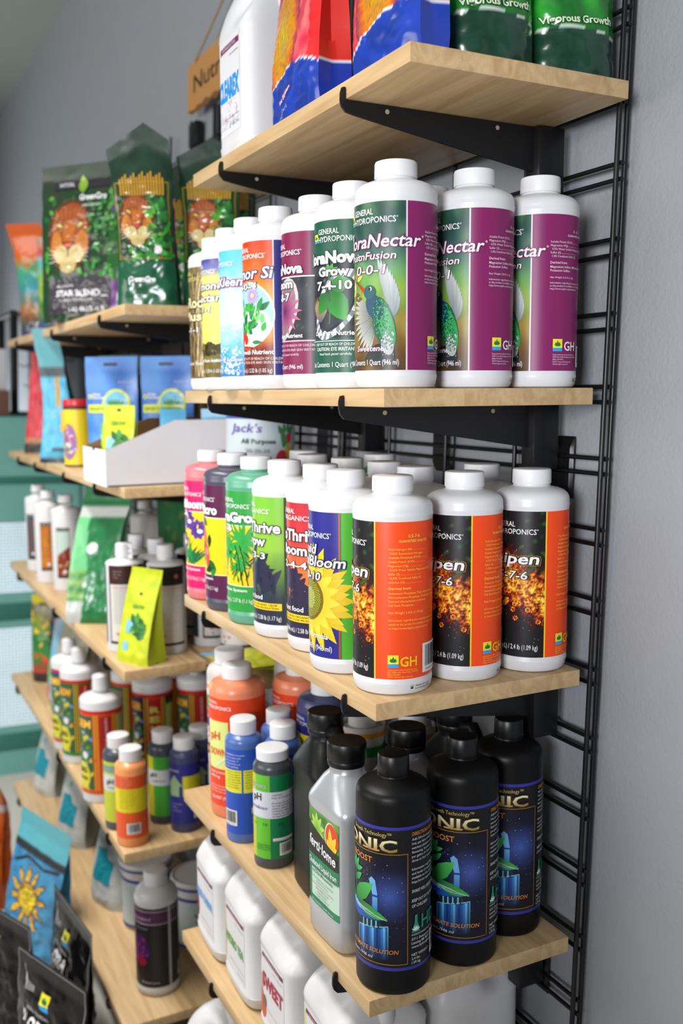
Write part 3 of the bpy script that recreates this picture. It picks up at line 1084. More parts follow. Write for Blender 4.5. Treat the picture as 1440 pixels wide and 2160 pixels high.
def ionic():
    a, p, t = Art(), Art(), Art()
    lo, hi = 33, 215
    blue, gold, org = (58, 58, 150), (206, 178, 110), (214, 136, 62)
    a.rect(-140, lo, 140, hi, (20, 20, 22), 0)
    a.rect(-140, lo, 140, lo + 4, blue, 1)
    a.rect(-140, hi - 4, 140, hi, blue, 1)

    def night(u, v):
        d = math.hypot(u + 22, v - 128) / 44
        c = mixc((74, 96, 170), (18, 20, 44), d * 1.2)
        return mixc(c, (14, 14, 26), max(0, (90 - v) / 40) + max(0, (v - 150) / 40) - 0.15 * nz(u, v, 0.08, 2))
    p.grid(-92, 44, -1, 178, 34, 44, night, 1)
    # gold frame
    for pts in ([(-96, 41), (0, 41), (0, 181), (-96, 181)],):
        p.line(pts, 0.8, (176, 128, 70), 3)
    rnd = random.Random(5)
    for k in range(70):
        q = rnd.choice((0.25, 0.35, 0.6))
        p.ell(rnd.uniform(-80, -3), rnd.uniform(70, 172), q, q, (180, 196, 240), 2, n=6)
    # pipe outlet
    p.poly([(-92, 118), (-84, 112), (-60, 108), (-44, 106), (-34, 96), (-32, 88), (-60, 84), (-66, 92), (-92, 100)], (34, 84, 168), 3)
    p.poly([(-92, 116), (-70, 109), (-46, 105), (-38, 98), (-50, 100), (-72, 103), (-92, 108)], (130, 190, 236), 4)
    p.poly([(-66, 93), (-34, 96), (-32, 86), (-60, 84)], (30, 60, 70), 5)
    for k in range(9):
        p.rect(-62 + k * 3.2, 84 + k * 0.3, -60.4 + k * 3.2, 93 + k * 0.3, (150, 200, 220) if k % 2 else (20, 30, 34), 6)
    # square column with bright flutes
    for k in range(14):
        u0 = -66 + k * 3
        c = [(34, 84, 160), (60, 130, 200), (120, 190, 236), (40, 96, 176), (24, 60, 120)][k % 5]
        p.rect(u0, 46, u0 + 3, 82 + k * 0.5, (14, 22, 44), 4, top=c)
    p.line([(-67, 82), (-24, 90)], 1.2, (130, 200, 214), 6)
    p.rect(-68, 48, -66.6, 82, (14, 30, 40), 5, top=(110, 190, 200))
    p.rect(-24.6, 48, -23.4, 90, (14, 30, 40), 5, top=(110, 190, 200))
    # drip tube
    p.rect(-44, 108, -37, 128, (60, 120, 190), 4, top=(120, 180, 230))
    p.rect(-45, 125, -36, 127.5, (40, 60, 150), 6)
    p.poly([(-44, 128), (-37, 128), (-40, 146), (-45, 150), (-49, 146)], (120, 180, 226), 5)
    # plant
    p.line([(-76, 110), (-75, 140), (-76, 164)], 1.8, (40, 130, 70), 7)
    p.leaf(-76, 112, 44, 20, 42, (20, 96, 46), 8, (90, 190, 96))
    p.leaf(-72, 112, 50, 15, -16, (18, 84, 44), 8, (80, 176, 90))
    p.leaf(-78, 112, 30, 14, 150, (20, 90, 44), 8, (70, 160, 84))
    for an in (20, 60, 90, 120, 150):
        p.leaf(-76, 150, 18, 7, an, (26, 120, 60), 9, (80, 190, 110))
    p.leaf(-76, 136, 20, 8, 40, (26, 110, 56), 9, (80, 180, 100))
    for k in range(6):
        p.line([(-74, 109), (-64 + k * 5, 106 - k % 3 * 2), (-50 + k * 5, 102 - k)], 0.5, (200, 216, 220), 10)
    # lettering
    t.text('Growth Technology™', -20, 203, 5.0, gold, 1, w=58, align='R')
    t.text('IONIC', -14, 184.5, 14.5, (150, 116, 50), 2, w=86, bold=0.02, align='R', out=(60, 44, 20), ow=0.05, top=(250, 244, 206))
    for (x0, x1) in ((-94, -86), (-44.5, -34), (-58, -50)):
        t.rect(x0, 184.5, x1, 186.4, (190, 160, 90), 4)
    t.text('PK BOOST', -44, 168, 7.2, org, 3, w=50, bold=0.015, align='R')
    t.text('THE ULTIMATE SOLUTION', -12, 55, 5.2, org, 2, w=88, bold=0.012, shear=0.15, align='R')
    t.text('1 Quart /946 ml', -44, 46, 4.2, (214, 214, 218), 2, w=42, shear=0.15, align='R')
    wt = (216, 216, 220)
    t.text('DIRECTIONS FOR USE', 5, 203, 4.4, org, 2, w=44, bold=0.012, shear=0.15)
    para(t, 5, 197, ['Add 3/4 of a teaspoon per gallon or', '1mL per litre of Ionic Boost to the', 'nutrient solution every week during', 'flowering. Increase to 1.5 teaspoons', 'per gallon or 2mL per litre for the last', 'three to four weeks before harvest.', '', 'Information regarding the contents', 'and levels of metals in this product is', 'available on the internet at', 'http://www.regulatory-info-gt.com'], 3.0, 5.4, wt, 2, bold=0.006)
    t.text('SHAKE WELL BEFORE USE', 5, 131, 3.8, wt, 2, shear=0.15, bold=0.012, w=44)
    t.text('KEEP OUT OF THE REACH', 5, 119, 3.8, wt, 2, shear=0.15, bold=0.012, w=44)
    t.text('OF CHILDREN', 5, 112, 3.8, wt, 2, shear=0.15, bold=0.012, w=26)
    gr = (46, 160, 122)
    t.poly([(5, 80), (17, 80), (13, 94), (13, 102), (9.4, 102), (9.4, 94)], gr, 2)
    for an in (90, 60, 120, 30, 150):
        t.leaf(11, 82, 7, 2, an, W_, 3)
    t.text('HD', 20, 83, 17, gr, 2, w=30, bold=0.01)
    t.text('HYDRODYNAMICS INTERNATIONAL', 5, 76, 2.4, wt, 2, w=48)
    para(t, 5, 70, ['5711 Enterprise Dr.', 'Lansing MI 48911', 'www.hydrodynamicsintl.com', '', 'NET WEIGHT', '2.4 lbs.', '1.09 kg.'], 3.3, 5.0, wt, 2, bold=0.01)
    barcode(t, 38, 41, 22, 30, 2)
    s = cyl(RI)
    return [('bottle_body', lathe_mesh('bottle_body', IB, BPLAST, 72), -1),
            ('screw_cap', lathe_mesh('screw_cap', IC, BCAP, 96, ribs=0.25, rib_z=(266, 288)), -1),
            ('label', a.build('label', s, PRINT, du=RI * 0.085, off=0.12), -1),
            ('picture', p.build('picture', s, PRINT, du=RI * 0.085, off=0.3, step=0.08), 2),
            ('lettering', t.build('lettering', s, PRINT, du=RI * 0.085, off=1.1, step=0.08), 2)]
# ------------------------------------------------------------------ the room
def wall_mat():
    m = mat('painted_drywall', (146, 149, 155), 0.72, spec=0.25, bump=0.5, bscale=170.0)
    return m


WALL = wall_mat()
CEIL = mat('ceiling_paint', (132, 138, 132), 0.8, spec=0.2, bump=0.3, bscale=60.0)
FLOOR = mat('grey_floor', (178, 174, 166), 0.5)


def struct(name, me):
    o = obj(name, me, kind='structure')
    return o


struct('wall_back', box_mesh('wall_back', -7.0, 3.6, 0.045, 0.16, 0.0, 3.16, WALL))
struct('ceiling', box_mesh('ceiling', -7.0, 3.6, -4.2, 0.16, 3.16, 3.26, CEIL))
struct('floor', box_mesh('floor', -7.0, 3.6, -4.2, 0.16, -0.08, 0.0, FLOOR))
struct('wall_left', box_mesh('wall_left', -5.5, -5.4, -4.2, 0.16, 0.0, 3.16, WALL))
# chips in the paint
CHIP = mat('chipped_paint', (236, 236, 236), 0.6)
for k, (x, z, s) in enumerate(((-0.012, 1.165, 1.8), (-0.014, 1.13, 1.3), (-0.03, 1.02, 1.6))):
    bm = bmesh.new()
    bmesh.ops.create_icosphere(bm, subdivisions=1, radius=0.001 * s)
    bmesh.ops.scale(bm, vec=(1, 0.3, 1.5), verts=bm.verts)
    bmesh.ops.translate(bm, vec=(x, 0.045, z), verts=bm.verts)
    obj('paint_chip', bm_mesh('paint_chip', bm, CHIP), bpy.data.objects['wall_back'])

# ------------------------------------------------------------------ wire grid panels on the wall
ROD = {}


def rod_mesh(key, length, rad, axis):
    if key not in ROD:
        v = Vector((length, 0, 0)) if axis == 'x' else Vector((0, 0, length))
        ROD[key] = tube_mesh(key, [Vector((0, 0, 0)), v], rad, BLACK, seg=8)
    return ROD[key]


PAN_X = [0.0, -0.745, -1.49, -2.235]
PAN_W = 0.73
PAN_LAB = ['black wire grid panel behind the nearest shelves, its end posts bare at right',
           'black wire grid panel second from the right, behind the gap between shelf units',
           'black wire grid panel third from the right, under the wooden plaque',
           'black wire grid panel at the far left end of the shelving']
for pi, px in enumerate(PAN_X):
    g = thing('wire_grid_panel', PAN_LAB[pi], 'grid panel', (px, 0.026, 0.30), 'wire grid panels on the wall')
    zt = 1.96
    for k in range(5):
        o = obj('front_upright', rod_mesh('front_upright', zt, 0.0034, 'z'), g)
        o.location = (-k * PAN_W / 4, -0.0065, 0)
    for k in (0, 4):
        o = obj('rear_upright', rod_mesh('rear_upright', zt, 0.0034, 'z'), g)
        o.location = (-k * PAN_W / 4, 0.0065, 0)
    for k in range(-13, 8):
        for s in (-1, 1):
            z = 1.524 + 0.0928 * k + s * 0.0099 - 0.30
            if 0.0 < z < zt:
                o = obj('cross_rod', rod_mesh('cross_rod', PAN_W + 0.007, 0.0031, 'x'), g)
                o.location = (-PAN_W - 0.0035, 0, z)
    # wall mounts: tapered black pads
    for (mx, mz) in ((-0.105, 1.125), (-0.40, 1.14), (-0.40, 0.4), (-0.105, 0.4)):
        me = ROD.setdefault('wall_mount', prism_mesh('wall_mount', [(0.008, -0.03), (0.018, -0.046), (0.018, 0.046), (0.008, 0.03)], -0.03, 0.03, BLACK, bev=0.004))
        o = obj('wall_mount', me, g)
        o.location = (mx, 0, mz)
    if pi in (1, 2):
        o = obj('joining_clip', ROD.setdefault('joining_clip', box_mesh('joining_clip', -0.03, 0.03, -0.012, 0.01, -0.05, 0.012, BLACK, 0.003)), g)
        o.location = (-0.16, 0, zt - 0.02)

# ------------------------------------------------------------------ shelf boards and brackets
T = 0.0213


def board(name, label, unit, i, x0, x1, y0, y1, group):
    z = shelf_z(unit, i, 0.0)
    o = obj(name, box_mesh(name, x0, x1, y0, y1, -T, 0.0, WOOD, 0.0009, 2))
    o.location = (0, 0, z)
    o.rotation_euler = (TILT, 0, 0)
    tag(o, label, 'shelf', group)
    return o


def bracket_parts(D):
    def b():
        pr = [(0.0, -T - 0.0008), (-D - 0.0006, -T - 0.0008), (-D - 0.0006, -T + 0.012), (-D - 0.002, -T + 0.0135), (-D - 0.0055, -T + 0.0125), (-D - 0.0075, -T + 0.006), (-D - 0.0078, -T - 0.003), (-D - 0.006, -T - 0.010), (-D - 0.001, -T - 0.0155), (-D + 0.012, -T - 0.018), (-0.03, -T - 0.058), (0.0, -T - 0.06)]
        arm = prism_mesh('arm', pr, -0.0016, 0.0016, BLACK)
        ch = box_mesh('back_channel', -0.014, 0.014, -0.026, 0.016, -T - 0.088, -T - 0.001, BLACK, 0.002)
        sc = bmesh.new()
        bmesh.ops.create_cone(sc, cap_ends=True, segments=14, radius1=0.0029, radius2=0.0029, depth=0.0042)
        bmesh.ops.rotate(sc, matrix=Matrix.Rotation(PI / 2, 3, 'Y'), verts=sc.verts)
        scm = bm_mesh('rivet', sc, mat('rivet_metal', (150, 138, 118), 0.5))
        s2 = scm.copy()
        s2.transform(Matrix.Translation((0, -D + 0.056, -T - 0.0085)))
        scm.transform(Matrix.Translation((0, -0.085, -T - 0.0085)))
        return [('arm', arm, -1), ('back_channel', ch, -1), ('rivet', s2, 0), ('rivet', scm, 0)]
    return b


def bracket(unit, i, x, D, label):
    inst('bracket%d' % int(D * 1000), bracket_parts(D), 'shelf_bracket', label, 'bracket', (x, 0.0, shelf_z(unit, i, 0.0)), (TILT, 0, 0), 'black shelf brackets')


NTH = ['top', 'second', 'third', 'fourth', 'fifth', 'lowest']
XA = [0.0355, 0.0, 0.002, 0.0065, 0.003, 0.0]
ALAB = ['top maple shelf board of the near unit, seen from below, holding bright pouches',
        'maple shelf board at eye level holding the purple-labelled quarts',
        'maple shelf board holding the orange-labelled quarts',
        'maple shelf board holding the three black quarts and silver jug',
        'maple shelf board holding the large white jugs',
        'lowest maple shelf board of the near unit, under the single white jug']
for i in range(6):
    board('shelf_board', ALAB[i], 'A', i, XA[i] - 0.7143, XA[i], -0.3052, 0.0, 'maple shelf boards')
XBK = [(-0.113, -0.533), (-0.098, -0.575), (-0.072, -0.597), (-0.078, -0.541), (-0.078, -0.541), (-0.078, -0.541)]
for i in range(6):
    for q, x in enumerate(XBK[i]):
        bracket('A', i, x, 0.3052, 'black bracket under the %s near shelf, %s end' % (NTH[i], ('right', 'left')[q]))
BLAB = ['top maple shelf board of the far unit, under the lion-faced bags',
        'maple shelf board of the far unit under the white display carton',
        'narrow maple shelf board of the far unit under the lime pouch',
        'maple shelf board of the far unit under the small orange bottle',
        'lowest maple shelf board of the far unit under the grey-white bags']
for i in range(5):
    y1 = -0.165 if i == 2 else 0.0
    board('shelf_board', BLAB[i], 'B', i, -2.502, -0.987, -0.343, y1, 'maple shelf boards')
board('shelf_board', 'rear maple board just behind the narrow shelf with the lime pouch', 'B', 2, -1.72, -0.80, -0.150, 0.0, 'maple shelf boards')
cb = obj('shelf_board', box_mesh('shelf_board', -1.0, -0.76, -0.17, 0.0, 1.268, 1.286, WOOD, 0.0009))
tag(cb, 'short maple board carrying the fruit-printed tub between the two units', 'shelf', 'maple shelf boards')
BPL = [[(-1.185, 'near'), (-1.72, 'middle'), (-2.3, 'far')], [(-1.236, 'near'), (-1.578, 'second'), (-1.99, 'third'), (-2.29, 'far')], [(-1.15, 'near'), (-1.72, 'middle'), (-2.32, 'far')], [(-1.123, 'near'), (-1.68, 'middle'), (-2.37, 'far')], [(-1.123, 'near'), (-1.68, 'middle'), (-2.37, 'far')]]
for i in range(5):
    for x, w in BPL[i]:
        bracket('B', i, x, 0.343, 'black bracket under the %s far shelf, %s one' % (NTH[i] if i < 4 else 'lowest', w))


# ------------------------------------------------------------------ near unit: quart bottles
def quart(key, art, unit, i, x, y, deg, name, label, group, body=None, foot=20, cap=None):
    inst(key, gh_quart(art, body, foot, cap), name, label, 'bottle', (x, y, shelf_z(unit, i, y)), rot_on(az_cam(x, y, deg)), group)


G2 = 'white quart bottles on the eye-level shelf'
quart('nectar', art_nectar, 'A', 1, -0.0567, -0.2568, 15, 'nutrient_bottle', 'white quart with purple hummingbird label at the front corner of its shelf', G2, foot=62)
quart('nectar', art_nectar, 'A', 1, -0.0533, -0.1485, -5, 'nutrient_bottle', 'white quart with purple hummingbird label, middle of the three', G2)
quart('nectar', art_nectar, 'A', 1, -0.0509, -0.0495, -11, 'nutrient_bottle', 'white quart with purple hummingbird label nearest the wall grid', G2)
quart('novag', art_nova_grow, 'A', 1, -0.1825, -0.249, 30, 'nutrient_bottle', 'white quart with dark green label and big leaf picture, next to the hummingbird quart', G2)
quart('novab', art_nova_bloom, 'A', 1, -0.2818, -0.2518, -10, 'nutrient_bottle', 'white quart with maroon and charcoal label', G2)
quart('armor', art_armor, 'A', 1, -0.3808, -0.2705, -5, 'nutrient_bottle', 'white quart with orange label, vegetables in a circle and navy side', G2)
quart('kleen', art_kleen, 'A', 1, -0.481, -0.2705, -14, 'nutrient_bottle', 'white quart with pale blue bubble label', G2)
quart('diamond', art_diamond, 'A', 1, -0.5840, -0.2637, -12, 'nutrient_bottle', 'white quart with yellow field label', G2)
quart('root', art_root, 'A', 1, -0.6890, -0.2508, -8, 'nutrient_bottle', 'white quart with brown root label at the far end of its shelf', G2)
quart('novab', art_nova_bloom, 'A', 1, -0.165, -0.142, 20, 'nutrient_bottle', 'white quart standing behind the hummingbird quarts, only its cap showing', G2)

G3 = 'quart bottles on the orange-label shelf'
quart('ripen', art_ripen, 'A', 2, -0.0557, -0.2494, -25, 'nutrient_bottle', 'white quart with orange and black label at the front corner of its shelf', G3, foot=42)
quart('ripen', art_ripen, 'A', 2, -0.0614, -0.1410, 12, 'nutrient_bottle', 'white quart with orange and black label, middle of the three', G3)
quart('ripen', art_ripen, 'A', 2, -0.0538, -0.0405, 24, 'nutrient_bottle', 'white quart with orange and black label nearest the wall grid', G3)
quart('kool', art_kool, 'A', 2, -0.1607, -0.2591, -10, 'nutrient_bottle', 'white quart with navy sunflower label', G3)
quart('tbloom', art_thrive('bloom'), 'A', 2, -0.2695, -0.2430, 12, 'nutrient_bottle', 'white quart with red and orange flower label', G3)
quart('tgrow', art_thrive('grow'), 'A', 2, -0.3680, -0.2550, -2, 'nutrient_bottle', 'white quart with lime green label and dark leaves', G3)
GRN = mat('green_liquid_bottle', (92, 158, 130), 0.3, spec=0.5)
MIC = mat('dark_liquid_bottle', (74, 72, 88), 0.3, spec=0.5)
PNK = mat('pink_liquid_bottle', (216, 116, 122), 0.3, spec=0.5)
quart('fgro', art_flora('gro'), 'A', 2, -0.4672, -0.2600, 1, 'nutrient_bottle', 'green translucent quart with yellow and green plant label', G3, GRN)
quart('fmicro', art_flora('micro'), 'A', 2, -0.5735, -0.2600, -24, 'nutrient_bottle', 'dark translucent quart with red pepper label', G3, MIC)
quart('fbloom', art_flora('bloom'), 'A', 2, -0.6750, -0.2600, -8, 'nutrient_bottle', 'pink translucent quart with purple iris label at the far end', G3, PNK)
BACK3 = [(-0.166, -0.150, 'tbloom', 'behind the navy sunflower quart', None, art_thrive('bloom')), (-0.158, -0.046, 'ripen', 'by the wall behind the orange-labelled three', None, art_ripen),
         (-0.268, -0.140, 'kool', 'second row, behind the red and orange flower label', None, art_kool), (-0.420, -0.063, 'fgrob', 'green translucent one by the wall', GRN, art_flora('gro')),
         (-0.472, -0.160, 'fmicrob', 'second row behind the green translucent quart', mat('smoky_bottle', (150, 158, 170), 0.35), art_flora('micro')), (-0.367, -0.150, 'tgrow', 'second row behind the lime green label', None, art_thrive('grow')), (-0.580, -0.125, 'fbloomb', 'second row near the far end, cap in shade', mat('smoky_bottle', (150, 158, 170), 0.35), art_flora('bloom'))]
for x, y, k, w, bm_, ar in BACK3:
    quart(k, ar, 'A', 2, x, y, 10, 'nutrient_bottle', 'white-capped quart ' + w, G3, bm_)

G4 = 'black quarts at the end of the fourth shelf'
for (x, y, deg, w) in ((-0.0290, -0.2516, 23, 'at the front corner of its shelf'), (-0.0390, -0.1430, 44, 'in the middle of the three'), (-0.0680, -0.0485, 51, 'nearest the wall grid')):
    inst('ionic', ionic, 'nutrient_bottle', 'matte black quart with plant and blue pipe picture, ' + w, 'bottle', (x, y, shelf_z('A', 3, y)), rot_on(az_cam(x, y, deg)), G4)


# ---- small bottles and the larger ones of the fourth shelf
def small_bottle(key, r, H, body_m, art, cap_m=None, cap_h=24, cap_r=None, lab=(0.1, 0.8), seg=48):
    cr = cap_r or r * 0.72

    def b():
        sh = H - cap_h - 2
        prof = [(0, 0), (r * 0.88, 0), (r * 0.97, 1.6), (r, 5), (r, sh - r * 0.36), (r * 0.97, sh - r * 0.2), (r * 0.88, sh - r * 0.07), (cr * 0.98, sh + 1), (cr * 0.9, sh + 3), (cr * 0.9, sh + 6)]
        cp = [(cr * 0.9, sh + 2), (cr, sh + 2.3), (cr * 1.0, H - 2), (cr * 0.95, H - 0.5), (cr * 0.86, H), (0, H)]
        a = art(r)
        parts = [('bottle_body', lathe_mesh('bottle_body', prof, body_m, seg), -1), ('screw_cap', lathe_mesh('screw_cap', cp, cap_m or WCAP, 72, ribs=0.25, rib_z=(sh + 3, H - 1)), -1)]
        base, let = a
        parts.append(('label', base.build('label', cyl(r), PRINT, du=r * 0.09, off=0.12), -1))
        if let and let.t:
            parts.append(('lettering', let.build('lettering', cyl(r), PRINT, du=r * 0.09, off=0.5), 2))
        return parts
    return b


def art_ph_test(r):
    a, t = Art(), Art()
    lo, hi = 17, 150
    g0, g1 = (108, 186, 62), (26, 120, 78)
    cr_ = PI * r
    a.rect(-cr_, lo, 0, hi, g0, 0)
    a.rect(0, lo, cr_, hi, g1, 0)
    a.rect(-cr_, lo, -26, hi, (196, 196, 60), 1)
    a.rect(-cr_ * 0.7, 82, cr_, 124, (214, 216, 226), 2)
    t.text('HYDROPONICS', -6, 130, 5, W_, 1, w=36, align='R', out=(30, 60, 40), ow=0.04)
    t.text('pH', -14, 110, 11, (24, 24, 24), 3, w=16, align='R', bold=0.02)
    t.text('Test Indicator', -3, 96, 5.5, (24, 24, 24), 3, w=38, align='R')
    para(t, 3, 118, ['CAUTION', 'Keep out of reach of children', '', 'Directions for use: fill', 'test tube half way with', 'solution, add three drops', 'of indicator, shake and', 'compare the colour of', 'the liquid with chart'], 2.6, 4.2, (50, 50, 54), 3)
    t.text('6.0', -30, 70, 4, (30, 50, 30), 3)
    t.text('7.0', -12, 70, 4.6, (26, 60, 36), 3)
    t.text('8.0', 12, 70, 4.6, (14, 70, 50), 3)
    t.rect(4, 46, 40, 50.5, W_, 3)
    t.text('general hydroponics', 6, 47, 2, (30, 30, 30), 4, w=30)
    para(t, -24, 38, ['GUARANTEED BY', 'GENERAL HYDRO', 'SANTA ROSA CA'], 2.2, 3.6, (30, 50, 30), 3)
    barcode(t, 14, 22, 24, 20, 3)
    return a, t


def art_ph_down(navy):
    def f(r):
        a, t = Art(), Art()
        lo, hi = 16, 158
        bl = (48, 84, 176) if not navy else (44, 46, 122)
        c = PI * r
        a.rect(-c, lo, c, hi, bl, 0)
        a.rect(-c, 86, -1.5, 124, (226, 222, 74), 1)
        a.rect(1.5, 86, c, 124, (226, 222, 74), 1)
        para(t, -32, 148, ['WARNING corrosive', 'avoid contact with', 'eyes and skin. If', 'swallowed do not', 'induce vomiting'], 2.8, 5, (220, 226, 240), 1)
        for s in (-30, 4):
            para(t, s, 120, ['Directions: add one', 'millilitre per gallon', 'of nutrient solution', 'to be treated, wait', 'fifteen minutes and', 'test the solution', 'repeat as needed'], 2.4, 4.4, (70, 70, 30), 3)
        barcode(t, -36, 30, 26, 26, 2)
        leaf_logo(t, 14, 48, 11, 2)
        para(t, 14, 43, ['General Hydroponics', 'Santa Rosa CA 95407', '(800) 374-9376'], 2, 4, (200, 210, 236), 2)
        return a, t
    return f


def art_ph_big(kind):
    def f(r):
        a, t = Art(), Art()
        lo, hi = 22, 212
        c0 = (222, 76, 38) if kind == 'or' else (46, 46, 124)
        ac = (226, 206, 50)
        c = PI * r
        a.rect(-c, lo, c, hi, c0, 0)
        # arrow panel
        a.poly([(-66, 88), (-18, 88), (-18, 172), (-66, 172)], (226, 232, 150) if kind == 'or' else (92, 170, 196), 1)
        a.poly([(-16, 150), (30, 150), (30, 110), (-16, 110)] if kind == 'or' else [(-66, 178), (-18, 178), (-42, 130)], ac, 2)
        t.text('GENERAL', -68, 202, 5, W_, 1, w=30)
        t.text('HYDROPONICS', -68, 193, 6, W_, 1, w=56, bold=0.01)
        t.text('pH', -34, 140, 14, (214, 74, 40) if kind == 'or' else W_, 4, w=22, align='R', bold=0.02)
        t.text('DOWN' if kind == 'or' else 'UP', -22, 112, 12, (226, 84, 44) if kind == 'or' else W_, 4, w=36, align='R', bold=0.02)
        t.line([(-44, 92), (-20, 112)], 2.0, W_, 4)
        para(t, -60, 80, ['liquid premium', 'buffering'], 5, 8, W_, 4)
        para(t, -60, 56, ['KEEP OUT OF REACH OF', 'CHILDREN. DANGER: causes', 'burns. Read back panel'], 3, 5, (246, 220, 210), 4)
        t.text('1 QUART (946 mL)', -60, 34, 5.6, W_, 4, w=56)
        para(t, 4, 176, ['WARNING: protective', 'gloves and eye wear', 'should be worn when', 'handling'], 3, 5, (70, 30, 20) if kind == 'or' else (200, 206, 230), 4)
        return a, t
    return f


def put(key, build, unit, i, x, y, deg, name, label, cat='bottle', group=None, lean=None):
    return inst(key, build, name, label, cat, (x, y, shelf_z(unit, i, y)), rot_on(az_cam(x, y, deg), lean=lean), group)


DKG = mat('dark_green_liquid', (62, 66, 72), 0.3)
BLU = mat('blue_liquid_bottle', (74, 104, 168), 0.28)
ORL = mat('orange_liquid_bottle', (226, 132, 96), 0.28)
NAV = mat('navy_liquid_bottle', (60, 66, 104), 0.28)
GRY = mat('cloudy_grey_bottle', (190, 188, 186), 0.34)
GS = 'bottles on the fourth near shelf'
put('phtest', small_bottle('phtest', 30.5, 186, DKG, art_ph_test, cap_h=17, cap_r=25), 'A', 3, -0.377, -0.2656, -8, 'test_bottle', 'small dark bottle with green and white test-kit label', group=GS)
put('phblue', small_bottle('phblue', 30.0, 203, BLU, art_ph_down(False), cap_h=24, cap_r=21), 'A', 3, -0.478, -0.2740, -4, 'nutrient_bottle', 'small blue bottle with yellow text panels at the front', group=GS)
put('phblue', small_bottle('phblue', 30.0, 203, BLU, art_ph_down(False), cap_h=24, cap_r=21), 'A', 3, -0.427, -0.2260, 30, 'nutrient_bottle', 'small blue bottle close behind the green test-kit bottle', group=GS)
put('phblue', small_bottle('phblue', 30.0, 203, BLU, art_ph_down(False), cap_h=24, cap_r=21), 'A', 3, -0.492, -0.205, 60, 'nutrient_bottle', 'small blue bottle in second row, beside the big orange bottle', group=GS)
put('phor', small_bottle('phor', 49, 263, ORL, art_ph_big('or'), cap_h=24, cap_r=25.5), 'A', 3, -0.585, -0.2430, 2, 'nutrient_bottle', 'large orange quart with white cap in the front row', group=GS)
put('phor', small_bottle('phor', 49, 263, ORL, art_ph_big('or'), cap_h=24, cap_r=25.5), 'A', 3, -0.555, -0.1360, 0, 'nutrient_bottle', 'large orange quart in shade behind the front one', group=GS)
put('phnav', small_bottle('phnav', 49, 263, NAV, art_ph_big('nv'), cap_h=24, cap_r=25.5), 'A', 3, -0.4333, -0.1564 + 0.012, 0, 'nutrient_bottle', 'large navy blue quart with yellow triangle', group=GS)


def art_drip(r):
    a, t = Art(), Art()
    c = PI * r
    a.rect(-c, 60, c, 212, (214, 214, 214), 0)
    a.rect(-c, 196, c, 204, (236, 166, 60), 1)
    a.rect(-c, 184, c, 196, (236, 236, 240), 1)
    for k in range(6):
        a.leaf(-60 + k * 14, 176, 24, 12, 20, (84, 140, 206), 1)
    a.rect(-c, 166, c, 182, (56, 160, 70), 2)
    rnd = random.Random(4)
    for k in range(28):
        a.ell(rnd.uniform(-70, 10), rnd.uniform(144, 166), 5, 4, rnd.choice([(206, 44, 56), (230, 90, 100), (60, 130, 60)]), 3 + k % 2, n=8)
    a.rect(-c, 126, c, 142, (60, 56, 140), 2)
    t.text('DRIP', -14, 106, 15, W_, 1, w=54, bold=0.04, align='R', out=(150, 60, 40), ow=0.06)
    a.rect(-c, 74, c, 94, (90, 50, 34), 2)
    t.text('Wet Dog', -14, 79, 9, (240, 220, 160), 3, w=50, bold=0.02, align='R')
    t.text('One Quart', -14, 64, 5, (60, 40, 40), 3, w=40, align='R')
    return a, t


put('drip', small_bottle('drip', 42, 266, GRY, art_drip, cap_h=26, cap_r=27), 'A', 3, -0.676, -0.2220, 2, 'nutrient_bottle', 'cloudy grey quart with colourful picture label at the far end', group=GS)
put('plaingrey', small_bottle('plaingrey', 42, 262, GRY, art_drip, cap_h=26, cap_r=27), 'A', 3, -0.650, -0.1000, 120, 'nutrient_bottle', 'cloudy grey quart in shade behind the orange bottles', group=GS)
for q, (x, y) in enumerate(((-0.30, -0.06), (-0.345, -0.125))):
    put('greycap', small_bottle('greycap', 36, 235, GRY, art_drip, cap_h=26, cap_r=22), 'A', 3, x, y, 150, 'nutrient_bottle', ('cloudy grey bottle by the wall behind the black jugs', 'cloudy grey bottle between navy quart and black jugs')[q], group=GS)


# ---- rectangular jugs
JUG_R = [(0, 46, 33, 3.6), (1.5, 50, 36, 4.2), (6, 53, 38, 4.8), (34, 54, 38.5, 5), (40, 54, 38.5, 5), (44, 52.6, 37.2, 5), (176, 52.6, 37.2, 5), (182, 54, 38.5, 5), (189, 54, 38.5, 4.6), (194, 52.5, 37.5, 4.2), (222, 33, 28, 2.6), (230, 25, 23.5, 2.1), (233, 23, 23, 2), (242, 23, 23, 2)]
JUG_C = [(22, 240), (25.6, 240.3), (26, 242), (26, 247), (25.6, 248), (26, 249), (25.8, 269), (25, 271.5), (23, 272), (15, 271.2), (0, 271.2)]


